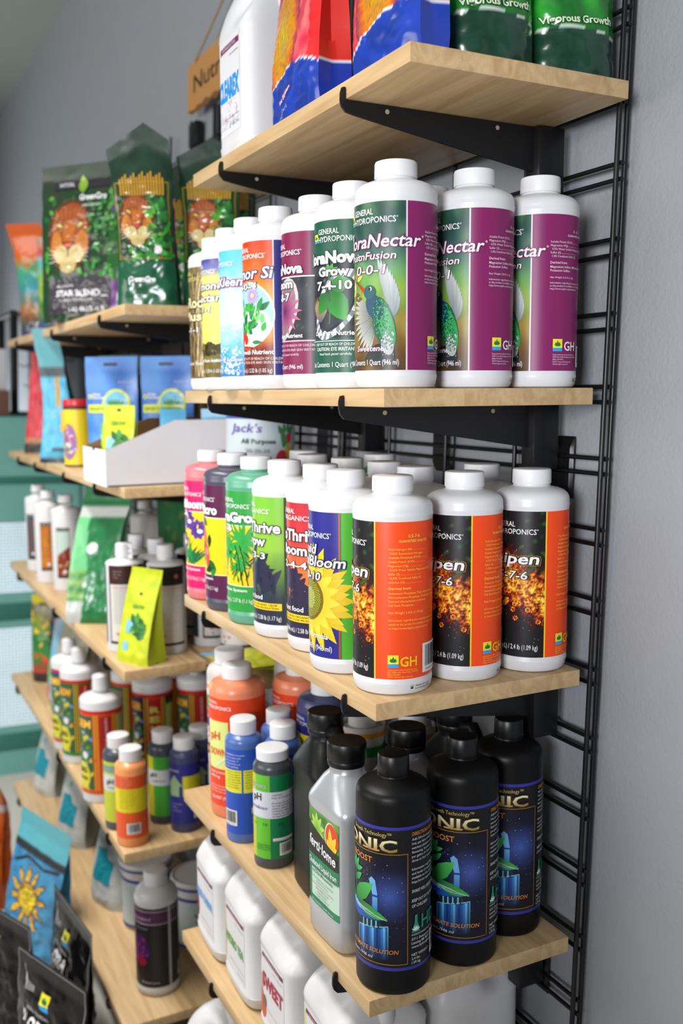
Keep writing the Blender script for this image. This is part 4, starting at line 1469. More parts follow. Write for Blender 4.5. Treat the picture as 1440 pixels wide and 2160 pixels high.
def flat_jug(body_m, art=None, handle=False):
    def b():
        parts = [('jug_body', loft_mesh('jug_body', [(z, hx, hy, e, 0, 0) for z, hx, hy, e in JUG_R], body_m, 64), -1),
                 ('screw_cap', lathe_mesh('screw_cap', JUG_C, BCAP, 96, ribs=0.5, rib_z=(249, 269)), -1)]
        if handle:
            parts.append(('handle', tube_mesh('handle', [(0.03, 0.0, 0.2), (0.052, 0, 0.215), (0.058, 0, 0.235), (0.045, 0, 0.252), (0.02, 0, 0.245)], [0.012, 0.011, 0.01, 0.01, 0.011], body_m, 10), -1))
        if art:
            base, pic, let = art()

            def surf(u, v, off):
                # gently bowed front panel of the jug
                t = u / 52.6
                e = 5.0
                y = -37.2 * (max(0.0, 1 - abs(t) ** e)) ** (1 / e)
                return (u * 0.001, (y - off) * 0.001, v * 0.001), (0, -1, 0)
            parts.append(('label', base.build('label', surf, PRINT, du=6, off=0.3), -1))
            parts.append(('picture', pic.build('picture', surf, PRINT, du=6, off=0.5), len(parts) - 1))
            parts.append(('lettering', let.build('lettering', surf, PRINT, du=6, off=0.9), len(parts) - 2))
        return parts
    return b


def art_iron():
    a, p, t = Art(), Art(), Art()
    g = (36, 122, 84)
    a.rect(-42, 44, 42, 176, (196, 220, 206), 0)
    a.rect(-42, 44, 42, 54, g, 1)
    a.rect(-42, 44, -32, 104, g, 1)
    p.grid(-42, 132, 42, 176, 16, 12, lambda u, v: mixc((60, 110, 40), (150, 196, 80), nz(u, v, 0.08, 3) + 0.4), 0)
    for k in range(9):
        p.leaf(-14, 152, 22, 9, k * 40 + 15, (120, 176, 60), 1 + k % 2, (196, 222, 120))
    p.ell(25, 153, 16.5, 21, (240, 232, 220), 3, n=26)
    p.ell(26, 153, 15.5, 20, (206, 70, 30), 4, n=26)
    for an, ln in ((60, 24), (95, 30), (130, 16), (25, 15)):
        p.leaf(25, 137, ln, 11, an, (236, 176, 30), 5, (250, 214, 60))
    p.poly([(-42, 112), (42, 112), (42, 136), (20, 140), (-10, 148), (-42, 158)], (28, 26, 28), 6)
    p.rect(-42, 94, 42, 113, g, 6)
    t.text('ferti·lome', 0, 122, 14, (240, 240, 240), 6, w=72, align='C', bold=0.02, rot=-6)
    t.text('Chelated Liquid Iron', 0, 99, 8, W_, 6, w=76, align='C', bold=0.012)
    t.text('and Other Micronutrients', 0, 88, 4.6, (60, 60, 60), 3, w=58, align='C', bold=0.01)
    rd = (196, 60, 50)
    for k, (s_, c) in enumerate((('For Roses, Azaleas, Lawns, Trees & Shrubs', (50, 60, 56)), ('Prevents Iron Chlorosis', (50, 60, 56)), ('Corrects yellowing caused by iron deficiency', rd), ('Spray on foliage or drench', (50, 60, 56)), ('Keeps plants green', (50, 60, 56)), ('For indoor and outdoor use', (50, 60, 56)), ('Covers many gallons', (50, 60, 56)))):
        t.text(s_, 0, 81 - k * 4.6, 2.4, c, 3, align='C')
    t.text('NET CONTENTS 1 QUART (946 mL)', 0, 47, 2.8, (210, 230, 216), 3, w=60, align='C')
    return a, p, t


SILV = mat('silver_grey_plastic', (176, 178, 182), 0.3, metal=0.35, spec=0.6)
GJ = 'flat quart jugs with black caps'
inst('iron', flat_jug(SILV, art_iron), 'fertilizer_jug', 'silver-grey flat jug with black cap and green label', 'jug', (-0.139, -0.2590, shelf_z('A', 3, -0.2590)), rot_on(R(1.5)), GJ)
inst('blackjug', flat_jug(BPLAST, None, True), 'fertilizer_jug', 'black flat jug left of the silver jug', 'jug', (-0.262, -0.2300, shelf_z('A', 3, -0.23)), rot_on(R(-4)), GJ)
inst('iron', flat_jug(SILV, art_iron), 'fertilizer_jug', 'silver-grey flat jug behind the front black quart', 'jug', (-0.150, -0.160, shelf_z('A', 3, -0.16)), rot_on(R(2)), GJ)
inst('blackjug', flat_jug(BPLAST, None, True), 'fertilizer_jug', 'black flat jug by the wall behind the second silver jug', 'jug', (-0.19, -0.055, shelf_z('A', 3, -0.055)), rot_on(R(3)), GJ)


# ---- large white jugs
def big_jug(art, hs=1.0, rot_h=0):
    def b():
        R0 = [(0, 64, 62, 4), (2, 69, 67, 4.6), (7, 72.5, 70, 5), (20, 74, 71.5, 5.5), (23, 74.6, 72, 5.5), (25.5, 73, 70.5, 5.5), (146, 73, 70.5, 5.5), (151, 74, 71.5, 5.5), (156, 74, 71.5, 5), (164, 72.5, 70, 4.4), (180, 66, 64, 3.6), (196, 55, 55, 2.9), (208, 41, 44, 2.4), (217, 30, 32, 2.1), (222, 22, 22, 2), (228, 20, 20, 2)]
        m = loft_mesh('jug_body', [(z * hs, hx, hy, e, 0, 0) for z, hx, hy, e in R0], WHITE, 80)
        # pinch the finger recess beside the handle on both sides
        for v in m.vertices:
            x, y, z = v.co
            zz = z / hs
            if 0.15 < zz < 0.214:
                w = math.exp(-((x - 0.030) / 0.022) ** 2 - ((zz - 0.184) / 0.02) ** 2)
                v.co.y = y * (1 - 0.5 * w)
        m.update()
        cap = lathe_mesh('screw_cap', [(18, 224 * hs), (20.6, 224.3 * hs), (20.8, 226 * hs), (20.6, 240 * hs), (19.8, 242 * hs), (0, 242 * hs)], WCAP, 72, ribs=0.3, rib_z=(225 * hs, 240.5 * hs))
        hd = tube_mesh('handle', [(0.060, 0, 0.150 * hs), (0.066, 0, 0.172 * hs), (0.062, 0, 0.194 * hs), (0.046, 0, 0.212 * hs), (0.022, 0, 0.219 * hs)], [0.013, 0.0125, 0.0125, 0.0125, 0.012], WHITE, 14)
        parts = [('jug_body', m, -1), ('screw_cap', cap, -1), ('handle', hd, -1)]
        if art:
            def surf(u, v, off):
                e = 5.5
                y = -70.5 * max(0.0, 1 - abs(u / 73.0) ** e) ** (1 / e)
                return (u * 0.001, (y - off) * 0.001, v * 0.001 * hs), (0, -1, 0)
            base, let = art()
            parts.append(('label', base.build('label', surf, PRINT, du=6, off=0.3), -1))
            parts.append(('lettering', let.build('lettering', surf, PRINT, du=6, off=0.7), 3))
        return parts
    return b


def art_jug(word, col, pic):
    def f():
        a, t = Art(), Art()
        a.rect(-64, 34, 46, 146, (226, 226, 230), 0)
        a.poly([(-44, 132), (44, 132), (44, 139), (-42, 139)], (112, 34, 84), 1)
        t.text('GROWING SOLUTIONS', 0, 133.6, 3.6, (226, 206, 220), 1, w=62, align='C', bold=0.012)
        t.text('vitamin supplement', 42, 124, 2.6, (110, 110, 116), 1, w=40, align='R')
        t.text(word[0], 42, word[1], word[2], col, 2, w=word[3], align='R', bold=0.045)
        t.text('hydroponic nutrient formula', 42, 52, 2.4, (170, 90, 130), 1, w=64, align='R')
        t.text('1 gallon (3.79 L)', 42, 42, 2.6, (120, 120, 126), 1, w=30, align='R')
        if pic == 'berry':
            a.ell(-50, 66, 15, 26, (84, 20, 48), 2, n=22)
            a.ell(-53, 70, 11, 18, (150, 50, 84), 3, n=20)
            a.ell(-56, 74, 6, 8, (200, 140, 164), 4, n=14)
        elif pic == 'tea':
            a.grid(-62, 40, -44, 140, 5, 12, lambda u, v: ramp([(40, (226, 196, 110)), (90, (214, 190, 96)), (140, (222, 228, 190))], v), 1)
            a.ell(-52, 70, 9, 28, (206, 176, 84), 2, n=18)
        elif pic == 'fruit':
            for k, (x, y, r_, c) in enumerate(((-52, 60, 16, (190, 120, 100)), (-40, 48, 14, (200, 84, 60)), (-48, 86, 10, (214, 160, 140)), (-32, 60, 8, (120, 100, 96)))):
                a.ell(x, y, r_, r_ * 1.3, c, 1 + k, n=18)
            for an in (60, 100, 140):
                a.leaf(-56, 118, 14, 6, an, (90, 160, 90), 2)
        elif pic == 'sketch':
            rnd = random.Random(3)
            for k in range(70):
                x, y = rnd.uniform(-60, 40), 40 + abs(rnd.gauss(0, 13))
                a.line([(x, y), (x + rnd.uniform(-7, 7), y + rnd.uniform(0, 9))], 0.7, rnd.choice([(120, 124, 130), (170, 172, 178)]), 2)
        return a, t
    return f


GW = 'large white jugs'
A5 = [(-0.632, 'karma', (('LIQUID KARMA'), 88, 14, 100), (120, 176, 232), 'berry', 'large white jug with light blue lettering and berry picture'),
      (-0.482, 'tea', (('HYDRO TEA'), 78, 15, 86), (110, 170, 80), 'tea', 'large white jug with green lettering'),
      (-0.322, 'sweet', (('SWEET'), 86, 22, 82), (170, 30, 74), 'fruit', 'large white jug with raspberry red lettering'),
      (-0.160, 'tea', (('HYDRO TEA'), 78, 15, 86), (110, 170, 80), 'tea', 'large white jug under the front black quart, blank shoulder showing')]
for x, k, w, c, pc, lab in A5:
    y = -0.214
    inst('jug_' + k, big_jug(art_jug(w, c, pc)), 'nutrient_jug', lab, 'jug', (x, y, shelf_z('A', 4, y)), rot_on(R(-2)), GW)
for q, (x, y, an) in enumerate(((-0.158, -0.063, 90), (-0.322, -0.063, 90), (-0.0, -0.212, 84))):
    if q == 2:
        continue
    inst('jug_plain', big_jug(None), 'nutrient_jug', ('large white jug at the wall end under the black quarts', 'large white jug in second row behind the raspberry-lettered jug')[q], 'jug', (x, y, shelf_z('A', 4, y)), rot_on(R(an)), GW)
inst('jug_plain', big_jug(None), 'nutrient_jug', 'plain white jug with cap standing on the lowest near shelf', 'jug', (-0.690, -0.212, shelf_z('A', 5, -0.212)), rot_on(R(-4)), GW)
inst('jug_plain', big_jug(None), 'nutrient_jug', 'plain white jug second from the end on the lowest near shelf', 'jug', (-0.530, -0.205, shelf_z('A', 5, -0.205)), rot_on(R(-4)), GW)
inst('jug_clear', big_jug(art_jug(('CLEAREX', 76, 23, 92), (40, 150, 220), 'sketch'), 1.32), 'nutrient_jug', 'tall white jug with bright blue lettering on the top shelf', 'jug', (-0.565, -0.208, shelf_z('A', 0, -0.208)), rot_on(R(-2)), GW)
# ------------------------------------------------------------------ bags and pouches
def bag_surf(w, d, h, e=0.0, q=2.4, p=1.5, taper=0.0, waist=0.03, lean=(0, 0), curl=0.0, wr=2.0, seed=0.0, seal=0.9, peak=0.0):
    """stand-up pouch, mm. e: half depth kept at the side edges; lean: top offset; curl: forward roll of the top"""
    def half(t):
        tt = min(1.0, t / seal)
        return max(0.0, 1 - tt ** p)

    def pos(u, v, side):
        t = max(0.0, min(1.0, v / h))
        s = max(-1.0, min(1.0, u / (w / 2)))
        W = w / 2 * (1 + taper * t - waist * math.sin(PI * min(1, t * 1.15)))
        D = half(t)
        b = (d / 2 - e) * D * (1 - abs(s) ** q) + e * D
        # tuck the foot
        if t < 0.08:
            b *= 0.86 + 0.14 * (t / 0.08)
        n = nz(u * 0.7, v, 0.028, seed + side * 3.1) + 0.6 * nz(u, v * 1.6, 0.06, seed + side * 5.3)
        b += wr * n * (0.25 + D) * (1 - abs(s) ** 6)
        b = max(b, 0.25)
        x = s * W + lean[0] * t * t + 0.8 * wr * nz(v, seed, 0.03, 2.0 + side * 0) * t
        y = (-b if side == 0 else b) + lean[1] * t * t
        z = v + (peak * (1 - 1.3 * abs(s - 0.2)) * max(0.0, (t - 0.72) / 0.28) if peak else 0.0)
        if curl and t > 0.62:
            k = (t - 0.62) / 0.38
            y -= curl * k * k
            z -= abs(curl) * 0.35 * k * k
        return (x, y, z)
    return pos


def bag(key_surf, w, h, colf, colb=None, colside=None, e=0.0, film=None, art=None, nu=26, nv=40, d=0.0):
    pos = key_surf

    def b():
        verts, faces, cols = [], [], []

        def add_grid(f, cf, n1, n2, flip):
            o = len(verts)
            for j in range(n2 + 1):
                for i in range(n1 + 1):
                    verts.append(tuple(c * 0.001 for c in f(i / n1, j / n2)))
            for j in range(n2):
                for i in range(n1):
                    q = [(i, j), (i + 1, j), (i + 1, j + 1), (i, j + 1)]
                    if flip:
                        q = q[::-1]
                    faces.append(tuple(o + b_ * (n1 + 1) + a_ for a_, b_ in q))
                    cols.extend(ink(cf(a_ / n1, b_ / n2)) for a_, b_ in q)
        add_grid(lambda s, t: pos((s - 0.5) * w, t * h, 0), lambda s, t: colf((s - 0.5) * w, t * h), nu, nv, False)
        cb = colb or colf
        add_grid(lambda s, t: pos((s - 0.5) * w, t * h, 1), lambda s, t: cb((s - 0.5) * w, t * h), nu, nv, True)
        # sides: folded gussets
        for sg in (-1, 1):
            def fs(s, t, sg=sg):
                a, c = pos(sg * w / 2, t * h, 0), pos(sg * w / 2, t * h, 1)
                k = 1 - abs(2 * s - 1)
                dep = abs(c[1] - a[1])
                return (a[0] + (c[0] - a[0]) * s - sg * dep * 0.42 * k * min(1.0, t * 2.2), a[1] + (c[1] - a[1]) * s, a[2])
            cs = colside or (lambda v: cb(0, v))
            add_grid(fs, lambda s, t: cs(t * h), 6, nv, sg < 0)
        # bottom
        add_grid(lambda s, t: [pos((s - 0.5) * w, 0, 0)[k] * (1 - t) + pos((s - 0.5) * w, 0, 1)[k] * t for k in range(3)], lambda s, t: cb(0, 0), nu, 2, True)
        me = make_mesh('pouch', verts, faces, film or FILM, cols=cols, sharp=60)
        bmx = bmesh.new()
        bmx.from_mesh(me)
        bmesh.ops.remove_doubles(bmx, verts=bmx.verts, dist=0.00012)
        bmx.to_mesh(me)
        bmx.free()
        me.polygons.foreach_set('use_smooth', [True] * len(me.polygons))
        me.set_sharp_from_angle(angle=R(55))
        parts = [('pouch', me, -1)]
        if art:
            def surf(u, v, off):
                a = Vector(pos(u, v, 0))
                b1 = Vector(pos(u + 1, v, 0)) - Vector(pos(u - 1, v, 0))
                b2 = Vector(pos(u, v + 1, 0)) - Vector(pos(u, v - 1, 0))
                n = b1.cross(b2)
                n = n.normalized() if n.length > 1e-6 else Vector((0, -1, 0))
                return tuple((a + n * off) * 0.001), tuple(n)
            al = art()
            for pn, one in (al if isinstance(al, list) else [('printed_panel', al)]):
                parts.append((pn, one.build(pn, surf, film or FILM, du=5.0, dv=6.0, off=0.7, step=0.2), -1))
        return parts
    return b


def put_bag(key, build, x, y, z, az, name, label, cat='bag', group=None, lean=None, tilt=TILT):
    return inst(key, build, name, label, cat, (x, y, z), rot_on(az, tilt, lean), group)


# ---- flower pouches on the top shelf
def sunflower_col(u, v):
    d = math.hypot(u + 34, (v - 120) * 0.62)
    petal = mixc((206, 60, 84), (236, 120, 120), nz(u, v, 0.05, 2) + 0.4)
    if d < 40:
        c = mixc((196, 176, 50), (216, 128, 30), d / 44 + 0.3 * nz(u, v, 0.12, 4))
        c = mixc(c, (120, 90, 20), max(0, nz(u, v, 0.5, 3)))
    elif d < 56:
        c = mixc((222, 120, 34), (130, 40, 90), (d - 40) / 16 + 0.4 * nz(u, v, 0.2, 7))
    else:
        c = petal
    edge = 46 + 26 * math.sin((u + 80) / 60.0)
    if v < edge:
        c = mixc((34, 66, 170), (28, 56, 140), nz(u, v, 0.03, 2) + 0.5)
    elif v < edge + 2.6:
        c = (226, 232, 240)
    if v > 262:
        c = (44, 66, 170)
    elif u > 62 and v > edge + 3:
        c = (206, 44, 48)
    return c


def flower_side(v):
    return (34, 62, 160) if v < 58 else ((224, 230, 240) if v < 61 else (206, 52, 46))


def art_flower():
    a = Art()
    a.text('for Flowers', 4, 44, 5, (240, 120, 130), 2, w=34, align='R', rot=32, out=W_, ow=0.06)
    a.text('Net Weight 2.2 lb (1 kg)', -4, 22, 5, (186, 206, 240), 2, w=44, align='R', rot=22)
    a.text('5-15-14', -20, 270, 12, W_, 2, w=70, align='C', bold=0.02, shear=0.2, out=(190, 40, 60), ow=0.06)
    return a


FS = bag_surf(172, 66, 300, e=24, q=6, p=2.2, wr=3.4, seed=1.0, waist=0.02, lean=(0, 6))
FB = bag(FS, 172, 300, sunflower_col, lambda u, v: (40, 60, 160), flower_side, film=FILM, art=art_flower, nu=60, nv=96)
FS2 = bag_surf(150, 56, 300, e=20, q=6, p=2.2, wr=3.4, seed=2.0, waist=0.02)
FB2 = bag(FS2, 150, 300, lambda u, v: sunflower_col(u - 26, v + 8), lambda u, v: (40, 60, 160), flower_side, film=FILM, art=None, nu=54, nv=90)
GF = 'flower-printed pouches on the top shelf'
put_bag('flower', FB, -0.302, -0.262, shelf_z('A', 0, -0.262), R(-3), 'fertilizer_pouch', 'red and blue flower-printed pouch hanging over the shelf front, beside the tall white jug', group=GF)
put_bag('flower2', FB2, -0.068, -0.258, shelf_z('A', 0, -0.258), R(2), 'fertilizer_pouch', 'red and blue flower-printed pouch at the front corner of the top shelf', group=GF)
put_bag('flower2', FB2, -0.150, -0.178, shelf_z('A', 0, -0.172), R(0), 'fertilizer_pouch', 'red and blue flower-printed pouch half hidden behind the corner one', group=GF)


def green_col(u, v):
    edge = 56 + 8 * math.sin((u + 70) / 40.0)
    if v < edge:
        c = mixc((18, 54, 38), (30, 66, 54), nz(u, v, 0.04, 3) + 0.5)
    elif v < edge + 2:
        c = (206, 224, 206)
    else:
        c = mixc((28, 104, 42), (58, 168, 62), nz(u, v, 0.03, 9) + (v - edge) / 200)
    return c


def art_growth():
    a = Art()
    a.text('Vigorous Growth', 0, 70, 8.5, (214, 230, 196), 2, w=94, align='C', bold=0.03, out=(30, 80, 40), ow=0.05, rot=3)
    return a


GSF = bag_surf(114, 70, 290, e=10, q=3, p=1.8, wr=4.6, seed=4.0, waist=0.05)
GBG = bag(GSF, 114, 290, green_col, None, lambda v: (20, 60, 42) if v < 58 else (60, 180, 80), film=FILM, art=art_growth, nu=44, nv=80)
GG = 'green growth pouches on the top shelf'
put_bag('growth', GBG, -0.030, -0.162, shelf_z('A', 0, -0.162), R(82), 'fertilizer_pouch', 'dark and bright green glossy pouch facing the shelf end, left of two', group=GG)
put_bag('growth', GBG, -0.030, -0.040, shelf_z('A', 0, -0.040), R(74), 'fertilizer_pouch', 'dark and bright green glossy pouch beside the wall grid, right of two', group=GG)


# ---- lion-faced bags of the far top shelf
def lion_pic(a, cu, cv, s, L=1):
    """a lion's face among leaves"""
    a.ell(cu, cv + 10 * s, 44 * s, 60 * s, (92, 50, 26), L, n=28)
    a.ell(cu, cv + 12 * s, 36 * s, 52 * s, (156, 88, 38), L + 1, n=28)
    a.ell(cu, cv + 34 * s, 26 * s, 30 * s, (142, 74, 36), L + 2, n=22)
    for k in range(7):
        a.leaf(cu + (k - 3) * 6 * s, cv + 24 * s, 34 * s, 6 * s, 90 - (k - 3) * 7, (120, 60, 30), L + 3, (180, 104, 48))
    a.poly([(cu - 9 * s, cv), (cu + 9 * s, cv), (cu + 14 * s, cv + 34 * s), (cu - 14 * s, cv + 34 * s)], (176, 104, 48), L + 3)
    for sg in (-1, 1):
        a.leaf(cu + sg * 13 * s, cv + 24 * s, 17 * s, 11 * s, 90 - sg * 62, (60, 36, 20), L + 4)
        a.leaf(cu + sg * 14 * s, cv + 24 * s, 14 * s, 6.5 * s, 90 - sg * 62, (206, 190, 96), L + 5)
        a.ell(cu + sg * 13 * s, cv - 20 * s, 18 * s, 15 * s, (206, 188, 132), L + 3, n=18)
        a.ell(cu + sg * 26 * s, cv - 4 * s, 12 * s, 22 * s, (186, 120, 56), L + 2, n=16)
        for k in range(4):
            a.line([(cu + sg * 12 * s, cv - 18 * s - k * 3 * s), (cu + sg * 40 * s, cv - 12 * s - k * 7 * s)], 0.9 * s, (236, 230, 210), L + 5)
    a.ell(cu, cv - 38 * s, 17 * s, 13 * s, (190, 172, 120), L + 2, n=18)
    a.poly([(cu - 14 * s, cv), (cu + 14 * s, cv), (cu, cv - 15 * s)], (58, 26, 22), L + 5)
    a.poly([(cu - 10 * s, cv - 2 * s), (cu + 10 * s, cv - 2 * s), (cu, cv - 11 * s)], (200, 72, 52), L + 6)
    a.line([(cu, cv - 13 * s), (cu, cv - 24 * s)], 2 * s, (70, 40, 28), L + 5)


def leaves(a, u0, u1, v0, v1, n, seed, L=1):
    rnd = random.Random(seed)
    for k in range(n):
        a.leaf(rnd.uniform(u0, u1), rnd.uniform(v0, v1), rnd.uniform(16, 34), rnd.uniform(8, 15), rnd.uniform(0, 360), rnd.choice([(30, 96, 40), (52, 140, 52), (24, 66, 34), (110, 170, 60), (20, 50, 28)]), L + k % 2, rnd.choice([(60, 150, 60), (40, 110, 46)]))


def art_lion(kind):
    def f():
        a = Art()
        if kind == 'big':
            leaves(a, -104, 104, 108, 320, 80, 3)
            a.rect(-92, 20, 92, 110, (62, 60, 66), 3)
            lion_pic(a, -30, 196, 1.5, 3)
            leaves(a, 36, 100, 120, 270, 30, 5, 10)
            a.text('GreenGro', 34, 296, 14, W_, 11, w=78, align='C', bold=0.03, shear=0.15, out=(20, 60, 30), ow=0.05)
            a.text('plant growth', 34, 280, 7, W_, 11, w=58, align='C')
            a.rect(-84, 326, 84, 350, (44, 44, 48), 11)
            a.text('NATURAL', -44, 332, 10, W_, 12, w=44, align='C')
            a.leaf(6, 312, 46, 26, 95, (110, 150, 50), 13, (160, 190, 80))
            a.text('BLOOM', -40, 84, 8, W_, 11, w=50, align='C')
            a.text('STAR BLEND', 0, 62, 15, W_, 11, w=130, align='C', bold=0.03)
            a.text('PLANT FERTILIZER', -4, 50, 6, W_, 11, w=100, align='C')
            a.text('142 0.22-0.5', 26, 26, 10, W_, 11, w=104, align='C', bold=0.02)
        else:
            a.rect(-58, 94, 58, 250, (150, 120, 30), 1)
            a.rect(-55.5, 96.5, 55.5, 247.5, (22, 58, 34), 2)
            leaves(a, -48, 48, 100, 220, 46, 8, 3)
            lion_pic(a, -14, 165, 0.9, 6)
            leaves(a, 8, 48, 104, 190, 14, 2, 12)
            for k in range(16):
                a.rect(-46 + k * 6, 222, -42.4 + k * 6, 256 + (k % 3) * 4, (196, 150, 50), 12)
            a.ell(30, 112, 9, 9, (214, 214, 214), 14, n=14)
            a.text('GreenGro', -8, 48, 11, W_, 3, w=58, align='C', bold=0.03, shear=0.15)
        return a
    return f


def lion_col(u, v):
    if v > 248:
        return mixc((20, 56, 38), (14, 40, 28), nz(u, v, 0.03, 2) + 0.5)
    if v < 88:
        return mixc((30, 92, 62), (24, 76, 54), nz(u, v, 0.03, 2) + 0.5)
    return (24, 70, 40)


def big_col(u, v):
    if u > 84:
        return (100, 52, 116) if (v < 96 or v > 268) else (40, 90, 44)
    return mixc((26, 62, 34), (50, 56, 44), nz(u, v, 0.03, 5) + 0.5)


GL = 'lion-faced bags on the far top shelf'
LS1 = bag_surf(128, 78, 335, e=20, q=5, p=1.7, wr=4.5, seed=2.0, waist=0.1, lean=(-16, -4), taper=0.0, peak=34)
LS2 = bag_surf(128, 78, 325, e=20, q=5, p=1.7, wr=4.5, seed=7.0, waist=0.1, lean=(-6, -2), taper=0.0, peak=24)
LS3 = bag_surf(245, 80, 385, e=22, q=4, p=1.8, wr=5, seed=5.0, waist=0.02, lean=(4, -4), taper=0.03)
LB1 = bag(LS1, 128, 335, lion_col, None, lambda v: (110, 60, 120) if 90 < v < 250 else (26, 80, 54), art=art_lion('small'), nu=30, nv=50)
LB2 = bag(LS2, 128, 325, lion_col, None, lambda v: (110, 60, 120) if 90 < v < 250 else (26, 80, 54), art=art_lion('small'), nu=30, nv=50)
LB3 = bag(LS3, 245, 385, big_col, None, lambda v: (104, 54, 122) if (v < 96 or v > 262) else (60, 120, 40), art=art_lion('big'), nu=40, nv=50)
z1 = lambda y: shelf_z('B', 0, y)
put_bag('lion1', LB1, -1.056, -0.270, z1(-0.270), R(62), 'soil_bag', 'green lion-faced bag with tall pointed top, at the shelf corner', group=GL)
put_bag('lion2', LB2, -1.035, -0.138, z1(-0.138), R(62), 'soil_bag', 'green lion-faced bag just right of the tall pointed one', group=GL)
put_bag('lion2', LB2, -1.135, -0.060, z1(-0.060), R(62), 'soil_bag', 'green lion-faced bag by the wall, mostly behind the near quarts', group=GL)
put_bag('lion3', LB3, -1.545, -0.288, z1(-0.288), R(40), 'soil_bag', 'wide lion-faced bag with purple side and grey bottom panel', group=GL)
put_bag('lion2', LB2, -1.300, -0.130, z1(-0.130), R(50), 'soil_bag', 'green lion-faced bag in shade behind the wide one', group=GL)


def coral_col(u, v):
    if v > 250:
        return (206, 100, 44)
    c = ramp([(0, (40, 50, 120)), (50, (90, 70, 60)), (90, (170, 110, 70)), (150, (60, 140, 160)), (210, (80, 160, 130)), (250, (200, 120, 60))], v + 30 * nz(u, v, 0.04, 4))
    return mixc(c, (50, 120, 60), 0.6 * max(0, nz(u, v, 0.06, 9)))


def reef_col(u, v):
    c = ramp([(0, (60, 60, 130)), (60, (70, 120, 60)), (130, (150, 170, 60)), (200, (90, 170, 190)), (230, (190, 70, 60)), (300, (40, 110, 50))], v + 34 * nz(u, v, 0.04, 14))
    return mixc(c, (240, 240, 230), 0.5 * max(0, nz(u, v, 0.05, 2)))


CS = bag_surf(120, 80, 365, e=10, q=3, p=1.6, wr=5, seed=9.0, lean=(-20, -14), curl=26)
put_bag('coral', bag(CS, 120, 365, coral_col, None, None, nu=30, nv=44), -2.33, -0.268, z1(-0.268), R(50), 'soil_bag', 'orange-topped bag with reef colours at the far end of the top shelf', group=GL)
RS = bag_surf(130, 80, 270, e=10, q=3, p=1.6, wr=5, seed=3.0)
put_bag('reef', bag(RS, 130, 270, reef_col, None, None, nu=30, nv=44), -1.96, -0.275, z1(-0.275), R(46), 'soil_bag', 'rainbow-streaked green bag left of the wide lion-faced bag', group=GL)

# ------------------------------------------------------------------ far unit, second shelf
z2 = lambda y: shelf_z('B', 1, y)
GP = 'bags and pouches on the second far shelf'


def cyan_col(u, v):
    if v < 16 or (30 < v < 40 and u > -20):
        return (46, 48, 54)
    c = (104, 186, 216)
    if v > 262:
        return (96, 158, 166)
    if v > 240:
        return (70, 80, 84)
    if abs(u - 20 + (240 - v) * 0.12) < 9 and 150 < v < 240:
        return (196, 150, 50)
    if abs(u - 26 + (150 - v) * 0.1) < 8 and 90 < v < 142:
        return (214, 168, 40)
    return mixc(c, (84, 160, 196), nz(u, v, 0.04, 4) + 0.3)


CY = bag_surf(118, 92, 372, e=36, q=5, p=1.15, wr=4, seed=6.0, lean=(-46, 0), waist=0.16, taper=-0.42)
put_bag('cyan', bag(CY, 118, 372, cyan_col, None, lambda v: (44, 96, 132) if v > 20 else (46, 48, 54), film=SATIN), -1.84, -0.290, z2(-0.290), R(58), 'soil_bag', 'sky blue bag leaning left with twisted top, beside the yellow tub', group=GP)
RD = bag_surf(100, 76, 365, e=30, q=5, p=1.15, wr=4, seed=8.0, lean=(10, 0), waist=0.1, taper=-0.45)
put_bag('red', bag(RD, 100, 365, lambda u, v: (44, 40, 42) if v < 34 else ((170, 120, 90) if v < 50 else mixc((196, 44, 58), (150, 30, 46), nz(u, v, 0.05, 3) + 0.3)), None, None, film=SATIN), -2.33, -0.262, z2(-0.262), R(58), 'soil_bag', 'red bag leaning left at the far end of the second shelf', group=GP)
DC = bag_surf(120, 80, 295, e=30, q=5, p=1.3, wr=4, seed=12.0)
put_bag('teal', bag(DC, 120, 295, lambda u, v: (40, 84, 96) if v > 200 else ((196, 150, 40) if v > 130 else (50, 80, 110)), None, None, film=SATIN), -1.76, -0.150, z2(-0.15), R(50), 'soil_bag', 'dark teal bag with yellow band in shade at the back', group=GP)


def art_tub(r):
    a, t = Art(), Art()
    c = PI * r
    a.rect(-c, 6, c, 150, (232, 208, 60), 0)
    a.ell(-34, 66, 24, 48, (176, 130, 70), 1, n=26)
    a.ell(-34, 66, 21, 45, (150, 110, 170), 2, n=26)
    rnd = random.Random(5)
    for k in range(26):
        a.leaf(-34 + rnd.uniform(-12, 12), 66 + rnd.uniform(-32, 30), 16, 7, rnd.uniform(0, 360), rnd.choice([(226, 226, 226), (70, 120, 90), (214, 70, 60), (220, 196, 70), (196, 176, 216)]), 3 + k % 2)
    a.rect(20, 96, 40, 124, (196, 176, 60), 1)
    para(t, 21, 118, ['plant', 'food', 'net wt', '2 lb'], 4, 6, (110, 96, 30), 2)
    a.rect(-c, 0.5, c, 6, (40, 40, 40), 0)
    return a, t


def tub_parts():
    a, t = art_tub(37)
    return [('tub_body', lathe_mesh('tub_body', [(0, 0), (36, 0), (37, 1), (37, 156), (35, 159)], mat('black_tub_plastic', (44, 42, 42), 0.4), 48), -1),
            ('lid', lathe_mesh('lid', [(37.6, 158), (38, 159), (38, 173), (36.5, 176), (0, 176.5)], mat('red_lid_plastic', (198, 44, 52), 0.3), 48), -1),
            ('label', a.build('label', cyl(37), PRINT, du=4, off=0.2), -1), ('lettering', t.build('lettering', cyl(37), PRINT, du=4, off=1.0), 2)]


put('tub', tub_parts, 'B', 1, -1.655, -0.288, 10, 'fertilizer_tub', 'yellow tub with red lid', 'tub')


def blue_col(u, v):
    return mixc((96, 150, 216), (58, 104, 178), nz(u, v, 0.02, 4) + 0.4)


